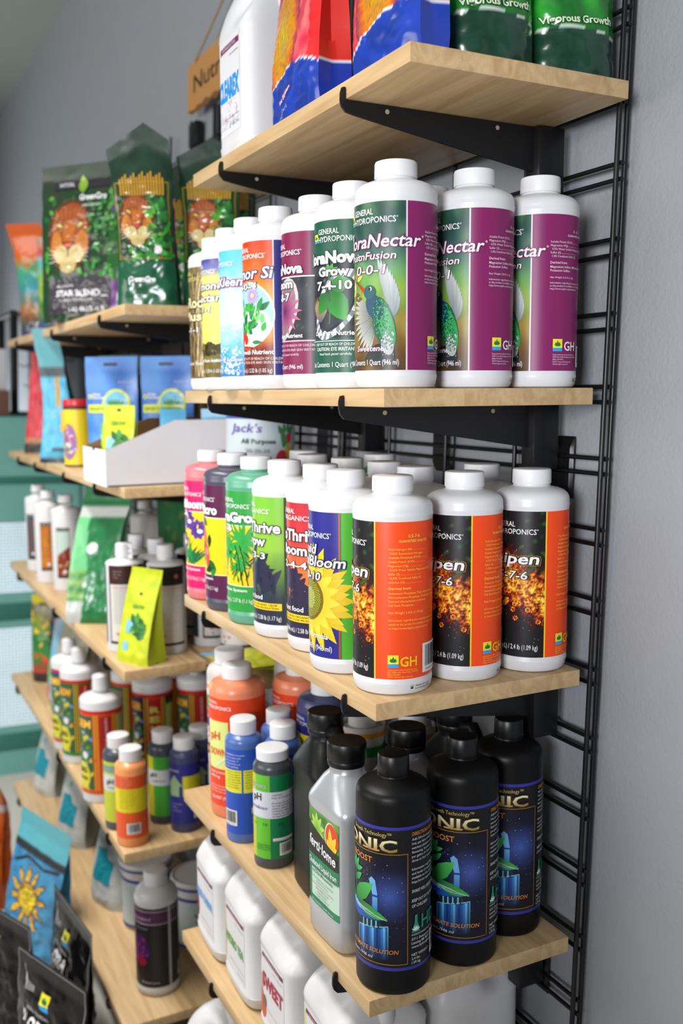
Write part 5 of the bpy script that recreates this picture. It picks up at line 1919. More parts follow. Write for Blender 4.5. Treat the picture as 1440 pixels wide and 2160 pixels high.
class _Shift:
    """draws on another Art, moved up by dv"""

    def __init__(s, a, dv):
        s.a, s.dv = a, dv

    def ell(s, u, v, *k, **kw):
        s.a.ell(u, v + s.dv, *k, **kw)

    def leaf(s, u, v, *k, **kw):
        s.a.leaf(u, v + s.dv, *k, **kw)

    def text(s, b, u, v, *k, **kw):
        s.a.text(b, u, v + s.dv, *k, **kw)

    def rect(s, u0, v0, u1, v1, *k, **kw):
        s.a.rect(u0, v0 + s.dv, u1, v1 + s.dv, *k, **kw)

    def poly(s, pts, *k, **kw):
        s.a.poly([(x, y + s.dv) for x, y in pts], *k, **kw)


def art_blue():
    a = Art()
    b = a
    a = _Shift(b, 92)
    a.ell(14, 74, 32, 36, (206, 216, 60), 1, n=34)
    a.ell(14, 74, 26, 30, (120, 186, 214), 2, n=34)
    a.poly([(-10, 66), (38, 66), (34, 54), (22, 46), (6, 46), (-6, 54)], (70, 150, 70), 3)
    for k in range(5):
        a.leaf(4 + k * 5, 64, 22, 8, 90 - (k - 2) * 10, (40, 120, 60), 4)
    a.rect(-12, 66, 40, 71, (206, 216, 60), 5)
    a.rect(-56, 52, -8, 72, (214, 222, 70), 1)
    a.text('WHITE', -32, 57, 9, (90, 110, 40), 6, w=40, align='C')
    leaf_logo(a, -56, 84, 10, 1)
    para(a, -44, 94, ['Great', 'Nutrients'], 6, 8, W_, 1, bold=0.02)
    a.text('ROOTS', 20, 124, 5, (200, 216, 240), 1, w=34)
    h = Art()
    h.rect(-14, 258, 12, 265, (24, 30, 44), 1)
    h.ell(-14, 261.5, 4, 3.5, (24, 30, 44), 1, n=10)
    h.ell(12, 261.5, 4, 3.5, (24, 30, 44), 1, n=10)
    return [('printed_panel', b), ('hang_hole', h)]


BS = bag_surf(124, 62, 280, e=2, q=2.2, p=1.5, wr=3, seed=2.2, taper=0.1, waist=-0.02)
BB = bag(BS, 124, 280, blue_col, None, None, film=SATIN, art=art_blue)
put_bag('bluep', BB, -1.435, -0.250, z2(-0.25), R(52), 'fertilizer_pouch', 'bright blue stand-up pouch with round green emblem, in front', group=GP)
put_bag('bluep', BB, -1.355, -0.135, z2(-0.135), R(52), 'fertilizer_pouch', 'blue stand-up pouch with round emblem, in shade at right', group=GP)


def dark_jug_art(r):
    a = Art()
    a.rect(-PI * r, 20, PI * r, 100, (150, 110, 30), 0)
    return a, Art()


put('darkjug', small_bottle('darkjug', 60, 240, mat('dark_brown_jug', (34, 30, 28), 0.35), dark_jug_art, BCAP, 24, 24), 'B', 1, -1.585, -0.135, 0, 'nutrient_bottle', 'dark bottle with amber label in deep shade behind the blue pouches')

DKS = bag_surf(250, 62, 325, e=14, q=3, p=2.4, wr=5, seed=61.0)
DKB = bag(DKS, 250, 325, lambda u, v: mixc((30, 26, 24), (48, 40, 34), nz(u, v, 0.03, 3) + 0.4) if not (96 < v < 170 and abs(u) < 80) else (110, 84, 30), None, None, film=SATIN, nu=20, nv=24)
for (x, lab) in ((-1.40, 'dark brown bag against the wall behind the blue pouches'), (-1.67, 'dark brown bag against the wall behind the yellow tub'), (-1.94, 'dark brown bag against the wall behind the sky blue bag'), (-2.21, 'dark brown bag against the wall at the far end')):
    put_bag('darkbag', DKB, x, -0.036, z2(-0.036), R(0), 'soil_bag', lab, group='dark brown bags at the back of the second far shelf')

# ---- white display carton with small pouches
CARD = mat('white_card', (218, 214, 218), 0.6, spec=0.3)
KRAFT = mat('brown_card', (150, 116, 86), 0.75, spec=0.2)


def card_panel(name, pts, thick, axis):
    """outline in a plane; white outside, brown raw edge and inside"""
    bm = bmesh.new()
    lo = [bm.verts.new(p) for p in pts]
    off = {'x': (thick, 0, 0), 'y': (0, thick, 0), 'z': (0, 0, thick)}[axis]
    hi = [bm.verts.new((p[0] + off[0], p[1] + off[1], p[2] + off[2])) for p in pts]
    f0 = bm.faces.new(lo)
    f1 = bm.faces.new(hi[::-1])
    n = len(pts)
    for k in range(n):
        bm.faces.new((lo[k], lo[(k + 1) % n], hi[(k + 1) % n], hi[k]))
    bmesh.ops.recalc_face_normals(bm, faces=bm.faces[:])
    me = bpy.data.meshes.new(name)
    bm.to_mesh(me)
    bm.free()
    me.materials.append(CARD)
    me.materials.append(KRAFT)
    return me


def set_inner(me, fn):
    for pg in me.polygons:
        pg.material_index = 1 if fn(pg) else 0


def carton_parts():
    W, D, H, h = 0.205, 0.335, 0.135, 0.076
    side = [(0, 0, 0), (0, D, 0), (0, D, H), (0, 0.145, H), (0, 0, h)]
    r = card_panel('side_panel', [(W / 2 - 0.003, y - D / 2, z) for _, y, z in side], 0.003, 'x')
    set_inner(r, lambda p: p.normal.x < 0.5)
    l = card_panel('side_panel', [(-W / 2, y - D / 2, z) for _, y, z in side], 0.003, 'x')
    set_inner(l, lambda p: p.normal.x > -0.5)
    f = card_panel('front_panel', [(-W / 2, -D / 2, 0), (W / 2, -D / 2, 0), (W / 2, -D / 2, h), (0.01, -D / 2, h), (0.005, -D / 2, h - 0.006), (-0.02, -D / 2, h - 0.006), (-0.025, -D / 2, h), (-W / 2, -D / 2, h)], -0.003, 'y')
    set_inner(f, lambda p: p.normal.y > 0.5)
    bk = card_panel('back_panel', [(-W / 2, D / 2 - 0.003, 0), (W / 2, D / 2 - 0.003, 0), (W / 2, D / 2 - 0.003, H), (-W / 2, D / 2 - 0.003, H)], 0.003, 'y')
    set_inner(bk, lambda p: p.normal.y < 0.5)
    bt = card_panel('base_panel', [(-W / 2, -D / 2, 0.0005), (W / 2, -D / 2, 0.0005), (W / 2, D / 2, 0.0005), (-W / 2, D / 2, 0.0005)], 0.003, 'z')
    set_inner(bt, lambda p: True)
    return [('side_panel', r, -1), ('side_panel', l, -1), ('front_panel', f, -1), ('back_panel', bk, -1), ('base_panel', bt, -1)]


CX, CY_ = -1.125, -0.200
inst('carton', carton_parts, 'display_carton', 'white open display carton with slanted sides holding small lime pouches', 'box', (CX, CY_, z2(CY_)), rot_on(R(0)))


def lime_col(u, v):
    return mixc((206, 216, 52), (180, 196, 40), nz(u, v, 0.05, 4) + 0.3)


def art_lime():
    a, b1, b2 = Art(), Art(), Art()
    b1.rect(-26, 66, -4, 92, (140, 196, 226), 1)
    b2.rect(-28, 28, -12, 46, (140, 196, 226), 1)
    leaves(a, -2, 20, 58, 104, 18, 3, 2)
    b4 = Art()
    b4.text('GROW', 0, 118, 8, (90, 150, 50), 2, w=34, align='C', bold=0.03)
    b3 = Art()
    b3.ell(0, 150, 5, 3, (40, 44, 30), 1, n=10)
    return [('printed_panel', a), ('blue_patch', b1), ('blue_patch', b2), ('hang_hole', b3), ('lettering', b4)]


LMS = bag_surf(76, 46, 160, e=14, q=4, p=1.5, wr=2.2, seed=3.3, waist=0.03)
LMB = bag(LMS, 76, 160, lime_col, None, lambda v: (186, 198, 40), film=SATIN, art=art_lime, nu=20, nv=30)
put_bag('lime_small', LMB, -1.105, -0.318, z2(-0.318) + 0.006, R(45), 'seed_pouch', 'upright lime yellow pouch at the front of the white carton', group='small pouches in the carton')
GLS = bag_surf(90, 40, 120, e=4, q=2.4, p=1.5, wr=2.2, seed=5.3)
put_bag('green_small', bag(GLS, 90, 120, lambda u, v: (90, 176, 50) if v > 96 else mixc((196, 214, 90), (120, 180, 60), nz(u, v, 0.06, 3) + 0.4), None, None, film=FILM, nu=20, nv=26), -1.185, -0.300, z2(-0.300) + 0.006, R(45), 'seed_pouch', 'short green-topped pouch at the left in the white carton', group='small pouches in the carton')
put_bag('blue_small', bag(bag_surf(64, 36, 150, e=8, q=3, p=1.5, wr=2, seed=8.3), 64, 150, lambda u, v: (90, 170, 210) if v > 112 else (190, 210, 90), None, None, film=SATIN, nu=16, nv=26), -1.14, -0.190, z2(-0.19) + 0.006, R(45), 'seed_pouch', 'blue-topped lime pouch deeper in the white carton', group='small pouches in the carton')
put_bag('blue_small', bag(bag_surf(64, 36, 150, e=8, q=3, p=1.5, wr=2, seed=8.3), 64, 150, lambda u, v: (90, 170, 210), None, None), -1.10, -0.105, z2(-0.105) + 0.006, R(60), 'seed_pouch', 'blue-topped pouch at the back of the white carton', group='small pouches in the carton')


def fruit_tub():
    a, t = Art(), Art()
    r = 70.0
    c = PI * r
    a.rect(-c, 8, c, 192, (196, 208, 214), 0)
    a.rect(-c, 186, c, 192, (70, 90, 160), 1)
    t.text("Jack's", -24, 160, 17, (90, 60, 150), 3, w=66, align='R', shear=0.25, bold=0.01)
    t.text('All Purpose', 6, 138, 9, (50, 60, 66), 3, w=70, align='R', bold=0.03)
    t.text('20-20-20', -6, 120, 7, (60, 70, 76), 3, w=48, align='R')
    rnd = random.Random(2)
    for k in range(12):
        a.leaf(24 + rnd.uniform(-4, 14), 134 + rnd.uniform(-10, 26), 24, 10, rnd.uniform(40, 140), (70, 130, 84), 2)
    a.ell(40, 150, 8, 10, (190, 60, 60), 3, n=14)
    a.ell(38, 116, 9, 24, (206, 180, 60), 3, n=18)
    a.ell(22, 104, 15, 22, (186, 50, 66), 4, n=20)
    a.ell(10, 74, 13, 14, (190, 50, 60), 4, n=18)
    return [('tub_body', lathe_mesh('tub_body', [(0, 0), (64, 0), (66, 2), (70, 8), (70, 196), (72, 198), (72, 204)], WHITE, 56), -1),
            ('lid', lathe_mesh('lid', [(72, 198), (74, 199), (74, 212), (72, 214), (0, 214)], WHITE, 56), -1),
            ('label', a.build('label', cyl(70), PRINT, du=6, off=0.2), -1), ('lettering', t.build('lettering', cyl(70), PRINT, du=6, off=1.0), 2)]


inst('jack', fruit_tub, 'fertilizer_tub', 'white tub printed with fruit and vegetables behind the near bracket', 'tub', (-0.895, -0.085, 1.286), (0, 0, az_cam(-0.895, -0.085, 20)))

# ------------------------------------------------------------------ far unit, third shelf
z3 = lambda y: shelf_z('B', 2, y)


def slim_bottle(r, H, art, body_m=None, cap_m=None, neck=17, cap_h=24, foot=6, sh=None):
    """round bottle with flat shoulder disc and tall narrow cap"""
    def b():
        s_ = sh or (H - cap_h - 14)
        prof = [(0, 0), (r * 0.92, 0), (r * 0.985, 1.5), (r, foot), (r, s_ - 6), (r * 0.985, s_ - 1), (r * 0.9, s_ + 3.5), (r * 0.6, s_ + 7), (neck * 0.95, s_ + 9), (neck * 0.9, s_ + 14)]
        cp = [(neck * 0.95, H - cap_h), (neck, H - cap_h + 0.5), (neck * 0.97, H - 1.5), (neck * 0.9, H), (0, H)]
        a, t = art(r)
        parts = [('bottle_body', lathe_mesh('bottle_body', prof, body_m or WHITE, 48), -1), ('screw_cap', lathe_mesh('screw_cap', cp, cap_m or WCAP, 48, ribs=0.2), -1),
                 ('label', a.build('label', cyl(r), PRINT, du=r * 0.1, off=0.2), -1)]
        if t.t:
            parts.append(('lettering', t.build('lettering', cyl(r), PRINT, du=r * 0.1, off=0.9), 2))
        return parts
    return b


def art_strip(kind):
    def f(r):
        a, t = Art(), Art()
        a.rect(-26, 38, 14, 186, (40, 36, 36), 0)
        if kind == 'amber':
            a.grid(-24.5, 46, 12.5, 176, 10, 26, lambda u, v: mixc((196, 128, 46), (160, 92, 30), nz(u, v, 0.05, 3) + 0.4), 1)
        elif kind == 'red':
            a.grid(-24.5, 46, 12.5, 176, 10, 30, lambda u, v: (196, 216, 206) if v > 118 + (u + 5) * 0.8 else mixc((120, 34, 28), (206, 196, 140), max(0, nz(u, v, 0.1, 5)) * 1.8), 1)
        else:
            a.grid(-24.5, 46, 12.5, 176, 10, 26, lambda u, v: mixc((60, 90, 110), (120, 66, 50), nz(u, v, 0.06, 8) + 0.5), 1)
        a.ell(-2, 58, 5, 5, (230, 230, 230), 2, n=14)
        t.text('ROOT FOOD', -22, 179, 4, W_, 1, w=32)
        return a, t
    return f


GW3 = 'white bottles with picture strip at the far end of the third shelf'
for k, (x, y, kind, dg, lab) in enumerate(((-2.300, -0.275, 'blue', -30, 'white bottle with blue and brown strip, farthest left'), (-2.080, -0.285, 'amber', -2, 'white bottle with amber strip'), (-1.93, -0.262, 'red', -8, 'white bottle with dark red and pale green strip'))):
    put('strip' + kind, slim_bottle(42, 278, art_strip(kind), neck=21, cap_h=22, sh=236), 'B', 2, x, y, dg, 'nutrient_bottle', lab, group=GW3)
for k, (x, y, w) in enumerate(((-1.86, -0.06, 'on the rear board, left'), (-1.90 + 0.24, -0.085, 'on the rear board, right'))):
    x = (-1.66, -1.56)[k]
    y = (-0.10, -0.055)[k]
    put('stripblue', slim_bottle(42, 278, art_strip('blue'), neck=21, cap_h=22, sh=236), 'B', 2, x, y, 120, 'nutrient_bottle', 'plain-sided white bottle in shade ' + w, group=GW3)


def seed_col(u, v):
    if u < -34 + 0 * v:
        c = mixc((90, 190, 120), (150, 214, 160), nz(u, v, 0.04, 3) + 0.4)
    else:
        c = mixc((24, 120, 66), (20, 100, 60), nz(u, v, 0.04, 3) + 0.4)
    if v > 250:
        c = (214, 218, 214) if v < 272 else (30, 96, 56)
    return c


def art_seed():
    a = Art()
    para(a, -14, 150, ['Granular', 'garden', 'fertilizer', 'for all', 'vegetables', '', 'feed every', 'four weeks', '', 'Net weight', '5 lb'], 5, 11, (80, 170, 120), 2)
    a.ell(-8, 186, 13, 15, (226, 236, 228), 2, n=18)
    return a


def seed_side(v):
    if v < 60:
        return (206, 210, 208)
    if v < 130:
        return mixc((60, 130, 70), (150, 190, 110), 0.5 + 0.5 * math.sin(v * 0.2))
    return (120, 200, 140)


SS = bag_surf(112, 130, 345, e=62, q=6, p=1.15, wr=4, seed=14.0, lean=(52, 8), waist=0.02, taper=0.1)
put_bag('seedbag', bag(SS, 112, 345, lambda u, v: seed_side(v) if (u < -20 + 10 * math.sin(v / 60.0) and v < 262) else (26, 112, 62) if v > 285 else ((206, 212, 206) if v > 262 else mixc((28, 128, 72), (22, 106, 60), nz(u, v, 0.04, 3) + 0.4)), None, seed_side, film=FILM, art=art_seed), -1.50, -0.283, z3(-0.283), R(58), 'fertilizer_bag', 'glossy green bag with leaning top in the middle of the third shelf', group=None)
SS2 = bag_surf(140, 80, 320, e=30, q=5, p=1.3, wr=4, seed=15.0, lean=(-30, 0))
put_bag('seedbag2', bag(SS2, 140, 320, lambda u, v: mixc((30, 84, 50), (120, 110, 40), max(0, nz(u, v, 0.05, 3))), None, None, film=FILM), -1.40, -0.085, z3(-0.085), R(20), 'fertilizer_bag', 'dark green bag in shade on the rear board', group=None)


def art_white_panel(hue):
    def f(r):
        a, t = Art(), Art()
        blk = (38, 32, 34)
        a.rect(-PI * r, 20, -56, 196, (44, 46, 58), 0)
        a.rect(-44, 20, 44, 196, blk, 0)
        a.rect(-40, 26, 41, 154, (222, 218, 214), 1)
        a.rect(-40, 156, 41, 192, (60, 32, 30) if hue == 'r' else (40, 36, 36), 1)
        for k in range(15):
            t.text('nutrient analysis and directions for use', -32, 146 - k * 5.6, 2.6, (150, 146, 146), 1, w=64 - (k * 7) % 17)
        t.rect(-34, 146, 38, 151, (226, 190, 186), 0)
        for x in (-26, -12):
            t.text('N', x, 40, 6, (206, 70, 60), 1, bold=0.03)
        t.ell(-20, 32, 3, 3, (90, 170, 160), 1, n=8)
        t.ell(20, 174, 5, 5, (206, 120, 90), 1, n=10)
        para(t, -30, 182, ['plant base', 'part one', '1 litre'], 3.4, 7, (190, 160, 150), 1)
        return a, t
    return f


GW4 = 'white bottles with black and cream panel on the third shelf'
put('panel_r', slim_bottle(42.5, 240, art_white_panel('r'), neck=19, cap_h=28, sh=198), 'B', 2, -1.172, -0.288, 6, 'nutrient_bottle', 'white bottle with cream text panel beside the lime pouch, front left', group=GW4)
put('panel_r', slim_bottle(42.5, 240, art_white_panel('r'), neck=19, cap_h=28, sh=198), 'B', 2, -1.207, -0.205, 20, 'nutrient_bottle', 'white bottle with black panel directly behind the lime pouch', group=GW4)
put('panel_k', slim_bottle(42.5, 240, art_white_panel('k'), neck=19, cap_h=28, sh=198), 'B', 2, -1.112, -0.212, 4, 'nutrient_bottle', 'white bottle with cream text panel right of the lime pouch', group=GW4)
for k, (x, y) in enumerate(((-1.30, -0.225), (-1.245, -0.105), (-1.13, -0.10), (-1.02, -0.075))):
    put('panel_k', slim_bottle(42.5, 240, art_white_panel('k'), neck=19, cap_h=28, sh=198), 'B', 2, x, y, (40, 0, 30, -20)[k], 'nutrient_bottle', ('white bottle left of and behind the cream-panel bottles', 'white bottle on the rear board, left one', 'white bottle on the rear board, middle one', 'white bottle on the rear board behind the dark pepper quart')[k], group=GW4)


def fold_tag():
    me = prism_mesh('folded_card', [(0.0, 0.0), (0.0012, 0.0), (0.0012, 0.034), (0.0, 0.034)], -0.02, 0.02, CARD)
    t = Art()
    t.text('40% Off', 0, 20, 5, (60, 66, 120), 0, w=26, align='C', bold=0.02)
    t.text('clearance', 0, 10, 5, (60, 66, 120), 0, w=30, align='C', bold=0.02)
    return [('folded_card', me, -1), ('lettering', t.build('lettering', flat_y(0.0), PRINT, off=0.2), 0)]


inst('pricetag', fold_tag, 'price_card', 'small white folded price card on the front cream-panel bottle', 'price card', (-1.160, -0.296, z3(-0.296) + 0.208), rot_on(R(40)))
LPS = bag_surf(92, 72, 205, e=30, q=5, p=1.0, wr=1.6, seed=1.3, waist=0.02, lean=(26, 0), seal=0.94)
put_bag('limep', bag(LPS, 92, 205, lime_col, None, lambda v: (176, 188, 40), film=SATIN, art=art_lime, nu=24, nv=34), -1.052, -0.288, z3(-0.288), R(28), 'seed_pouch', 'large lime yellow pouch leaning right, standing at the shelf corner', group=None)


def lying_bag():
    s = bag_surf(150, 44, 200, e=3, q=2.2, p=3, wr=4, seed=6.6)
    return bag(s, 150, 200, lambda u, v: (110, 160, 200) if u < -50 else mixc((206, 200, 70), (160, 170, 60), nz(u, v, 0.06, 2) + 0.5), None, None, film=SATIN)


put_bag('lying', lying_bag(), -0.865, -0.002, z3(-0.1) + 0.024, R(10), 'seed_pouch', 'yellow and blue pouch lying flat behind the cloudy grey quart', lean=(R(84), 0))
# ------------------------------------------------------------------ far unit, fourth shelf
z4 = lambda y: shelf_z('B', 3, y)


def plant_col(u, v):
    if v < 34:
        return (34, 32, 34)
    if v > 270:
        return (226, 214, 60)
    c = (40, 38, 40)
    if u < 24:
        c = ramp([(34, (196, 40, 36)), (80, (60, 130, 60)), (150, (44, 110, 56)), (210, (150, 150, 60)), (270, (60, 60, 40))], v + 24 * nz(u, v, 0.05, 3))
        if nz(u, v, 0.05, 8) > 0.3:
            c = (222, 190, 80) if v > 120 else (214, 60, 40)
    return c


PS = bag_surf(96, 64, 295, e=16, q=3, p=2.2, wr=3, seed=1.7, waist=0.02)
put_bag('plantbag', bag(PS, 96, 295, plant_col, None, lambda v: (40, 38, 42)), -2.36, -0.245, z4(-0.245), R(50), 'soil_bag', 'black bag with plant picture and yellow top at the far left')


def clear_col(u, v):
    if u < -52:
        c = ramp([(0, (226, 220, 150)), (60, (200, 80, 60)), (100, (90, 160, 70)), (160, (110, 170, 190)), (300, (196, 196, 210))], v)
    elif u < -34:
        c = (130, 176, 206)
    else:
        c = mixc((176, 172, 150), (150, 150, 138), nz(u, v, 0.03, 3) + 0.4)
    if v > 286:
        c = (182, 186, 206)
    return c


KS = bag_surf(170, 110, 345, e=30, q=3, p=2.0, wr=7, seed=21.0, lean=(20, 30), waist=0.08)
put_bag('clearbag', bag(KS, 170, 345, clear_col, lambda u, v: (166, 164, 150), lambda v: (160, 160, 146), film=SATIN), -2.02, -0.235, z4(-0.235), R(30), 'soil_bag', 'crumpled clear grey bag with pale blue edge on the fourth far shelf')


def art_fox(kind):
    def f(r):
        a, t = Art(), Art()
        c = PI * r
        lo, hi = 22, 226
        bg = {'gem': (206, 84, 36), 'mer': (40, 36, 40), 'grn': (60, 96, 40), 'dk': (130, 60, 30), 'blu': (44, 60, 130)}[kind]
        a.rect(-c, lo, c, hi, bg, 0)
        a.rect(-c, hi - 8, c, hi, (196, 40, 40), 1)
        a.rect(-c, lo, c, lo + 8, (206, 90, 34) if kind != 'grn' else (50, 130, 80), 1)
        rnd = random.Random(7)
        # framed picture
        a.rect(-78, lo + 12, -20, hi - 14, (52, 92, 60) if kind != 'mer' else (30, 30, 60), 2)
        for k in range(60):
            a.leaf(-50 + rnd.uniform(-24, 24), rnd.uniform(lo + 20, hi - 30), 15, 8, rnd.uniform(0, 360), rnd.choice([(110, 160, 60), (226, 206, 70), (190, 70, 60), (60, 120, 90), (120, 150, 206), (70, 110, 50)]), 3 + k % 2)
        a.ell(-44, 116, 9, 9, (232, 232, 232), 5, n=14)
        a.ell(-52, 66, 22, 34, (222, 214, 70), 5, n=20)
        t.text('BIG', -52, 74, 12, (60, 60, 30), 6, w=26, align='C', bold=0.03)
        t.text('BLOOM', -52, 56, 8, (60, 60, 30), 6, w=28, align='C', bold=0.03)
        a.text({'gem': 'GEM', 'mer': 'TIGER', 'grn': 'GROW', 'dk': 'BLOOM', 'blu': 'BEMBE'}[kind], -50, 184, 18, (240, 206, 90), 6, w=50, align='C', bold=0.03, out=(180, 60, 40), ow=0.06)
        # spine panel with vertical lettering
        for u in (-17, -10, 28, 34):
            a.rect(u, lo + 10, u + 2.4, hi - 10, (236, 186, 60), 3)
        a.rect(-4, 110, 24, hi - 14, (166, 40, 36), 3)
        if kind == 'mer':
            a.rect(-10, lo + 8, 30, hi - 8, (196, 60, 40), 2)
            for k, ch in enumerate('REM'):
                t.text('MER'[2 - k] if False else 'MER'[k], 10, 130 + k * 24, 15, (206, 214, 110), 6, w=20, align='C', bold=0.05, rot=0)
            a.rect(36, 60, 80, 200, (40, 110, 60), 2)
            a.rect(40, 66, 76, 194, (196, 206, 120), 3)
        else:
            a.text('FOR THE GARDEN', 15, 116, 6, (240, 190, 200), 6, w=92, rot=90, bold=0.02)
            a.rect(38, lo + 14, c, hi - 14, (190, 196, 130), 2)
        return a, t
    return f


def fox(kind):
    return slim_bottle(50, 300, art_fox(kind), neck=19, cap_h=36, sh=248)


GFx = 'white-capped bottles with ornate labels on the fourth far shelf'
for (x, y, kind, dg, lab) in ((-1.700, -0.300, 'blu', 0, 'ornate bottle with blue label, leftmost of the front row'), (-1.590, -0.298, 'grn', 2, 'ornate bottle with green framed label'), (-1.315, -0.306, 'gem', -2, 'ornate bottle with orange label standing nearest the shelf front'), (-1.385, -0.160, 'mer', -6, 'ornate bottle with big vertical letters on red, behind the small bottles'), (-1.36, -0.052, 'dk', 0, 'dark orange ornate bottle in shade by the wall'),
                              (-1.500, -0.185, 'grn', 0, 'ornate green-labelled bottle in second row'), (-1.62, -0.135, 'blu', 30, 'ornate blue-labelled bottle in second row'), (-1.49, -0.060, 'gem', 0, 'ornate bottle in back row under the third shelf')):
    put('fox' + kind, fox(kind), 'B', 3, x, y, dg, 'nutrient_bottle', lab, group=GFx)


def art_small(kind):
    def f(r):
        a, t = Art(), Art()
        c = PI * r
        lo, hi = 20, 158
        if kind == 'or':
            a.rect(-c, lo, c, hi, (224, 96, 50), 0)
            a.rect(-c, 78, c, 130, (232, 216, 52), 1)
            para(t, -30, 152, ['DANGER', 'causes burns', 'avoid contact', 'with eyes'], 4, 6, (236, 170, 140), 2)
            para(t, -30, 124, ['Directions: add one', 'millilitre per gallon', 'of solution, wait and', 'test, repeat until the', 'desired level is read', 'store in cool place', 'keep closed'], 3, 6, (130, 120, 30), 2)
            barcode(t, -14, 30, 30, 24, 2)
        elif kind == 'yg':
            a.rect(-c, lo, c, hi, (196, 206, 70), 0)
            a.rect(-c, 92, c, 128, (220, 224, 226), 1)
            t.text('pH', -10, 108, 12, (30, 30, 30), 2, w=18, align='R', bold=0.03)
            t.text('test', -8, 98, 5, (30, 30, 30), 2, w=20, align='R')
            a.rect(-c, 134, c, 150, (130, 160, 150), 1)
        elif kind == 'gr':
            a.rect(-c, lo, c, hi, (80, 168, 66), 0)
            a.rect(-c, lo, -24, hi, (206, 206, 60), 1)
            a.rect(-c, 92, c, 128, (216, 220, 224), 2)
            t.text('pH', -16, 112, 10, (30, 30, 30), 3, w=16, align='R', bold=0.03)
            t.text('indicator', 6, 101, 5, (40, 40, 40), 3, w=32, align='R')
        else:
            a.rect(-c, lo, c, hi, (46, 48, 126), 0)
            a.rect(-6, 84, c, 130, (226, 214, 60), 1)
            a.poly([(-40, 84), (-14, 84), (-14, 108), (-6, 108), (-26, 132), (-46, 108), (-40, 108)], (160, 190, 150), 1)
            para(t, 6, 126, ['Directions for use', 'add slowly to the', 'solution and test', 'with the kit until', 'the level is right'], 3, 6, (110, 110, 40), 2)
            t.text('HYDROPONICS', -14, 140, 4.4, W_, 2, w=36, align='R')
            barcode(t, 18, 32, 22, 26, 2)
            para(t, -34, 66, ['premium liquid', 'buffering', '8 oz (237 mL)'], 3, 8, (190, 196, 226), 2)
        return a, t
    return f


GSB = 'small white-capped bottles at the near end of the fourth far shelf'
DK2 = mat('dark_liquid_small', (64, 66, 80), 0.3)
OR2 = mat('orange_liquid_small', (232, 150, 90), 0.28)
for (x, y, kind, m_, dg, lab) in ((-1.042, -0.309, 'or', OR2, 4, 'small orange bottle with yellow band, front of its group'), (-1.134, -0.312, 'yg', DK2, -4, 'small bottle with lime and white label behind the orange one'), (-1.118, -0.215, 'gr', DK2, 0, 'small dark bottle with green and white label'), (-1.055, -0.185, 'nv', NAV, 2, 'small navy bottle with yellow panel'), (-1.104, -0.132, 'nv', NAV, 40, 'small navy bottle in shade behind the other one')):
    put('sm' + kind, small_bottle('sm' + kind, 34, 212, m_, art_small(kind), cap_h=27, cap_r=24), 'B', 3, x, y, dg, 'nutrient_bottle', lab, group=GSB)


def art_purple(r):
    a, t = Art(), Art()
    c = PI * r
    lo, hi = 24, 212
    a.rect(-c, lo, c, hi, (34, 32, 34), 0)
    a.rect(-c, 176, c, 204, (84, 44, 78), 1)
    a.rect(-c, 204, c, 206, (190, 180, 186), 2)
    a.rect(-c, 174, c, 176, (190, 180, 186), 2)
    a.rect(22, lo, 28, hi, (190, 188, 190), 3)
    rnd = random.Random(3)
    a.ell(-50, 112, 26, 36, (70, 30, 80), 2, n=24)
    for k in range(40):
        a.leaf(-50 + rnd.uniform(-16, 16), 108 + rnd.uniform(-24, 24), 12, 6, rnd.uniform(0, 360), rnd.choice([(110, 50, 120), (40, 20, 50), (150, 30, 60), (84, 40, 100)]), 3 + k % 2)
    a.ell(-44, 84, 14, 10, (140, 24, 50), 5, n=16)
    t.text('Supernatural', -18, 184, 9, (196, 176, 190), 4, w=56, align='R')
    t.text('flower', -24, 162, 6, (150, 140, 150), 4, w=30, align='R')
    t.text('Botanicare', -2, 34, 5.5, (200, 200, 204), 4, w=40, align='R')
    barcode(t, 48, 36, 18, 34, 4)
    return a, t


def purple_bottle():
    r = 49
    a, t = art_purple(r)
    pr = [(0, 0), (42, 0), (46.5, 2), (48.6, 7), (49.4, 14), (49.4, 16), (48.8, 18), (48.8, 218), (49.6, 221), (49.8, 224), (48.6, 228), (45, 238), (38, 246), (30, 250), (26, 252), (25, 258)]
    return [('bottle_body', lathe_mesh('bottle_body', pr, WHITE, 56), -1), ('screw_cap', lathe_mesh('screw_cap', [(25, 254), (26.6, 254.4), (26.6, 280), (25.4, 283), (22, 284), (0, 284)], WCAP, 72, ribs=0.2, rib_z=(255, 281)), -1),
            ('label', a.build('label', cyl(r), PRINT, du=4, off=0.2), -1), ('lettering', t.build('lettering', cyl(r), PRINT, du=4, off=1.0), 2)]


put('purple', purple_bottle, 'B', 4, -1.105, -0.232, 6, 'nutrient_bottle', 'white bottle with black and plum label on the lowest far shelf')
put('purple', purple_bottle, 'B', 3, -1.115 + 0.06, -0.055, 20, 'nutrient_bottle', 'white bottle with black and plum label in shade behind the navy bottles')

# ------------------------------------------------------------------ far unit, lowest shelf
z5 = lambda y: shelf_z('B', 4, y)


def white_col(u, v):
    return mixc((206, 210, 208), (178, 186, 186), nz(u, v, 0.025, 3) + 0.4)


def art_teal():
    a, t = Art(), Art()
    a.poly([(-46, 66), (30, 66), (30, 120), (6, 128), (-8, 150), (-46, 150)], (34, 140, 156), 1)
    t.text('PERLITE', -8, 196, 12, (70, 80, 84), 1, w=70, align='C', bold=0.02)
    t.ell(-20, 178, 6, 8, (90, 170, 160), 1, n=14)
    return [('teal_block', a), ('lettering', t)]


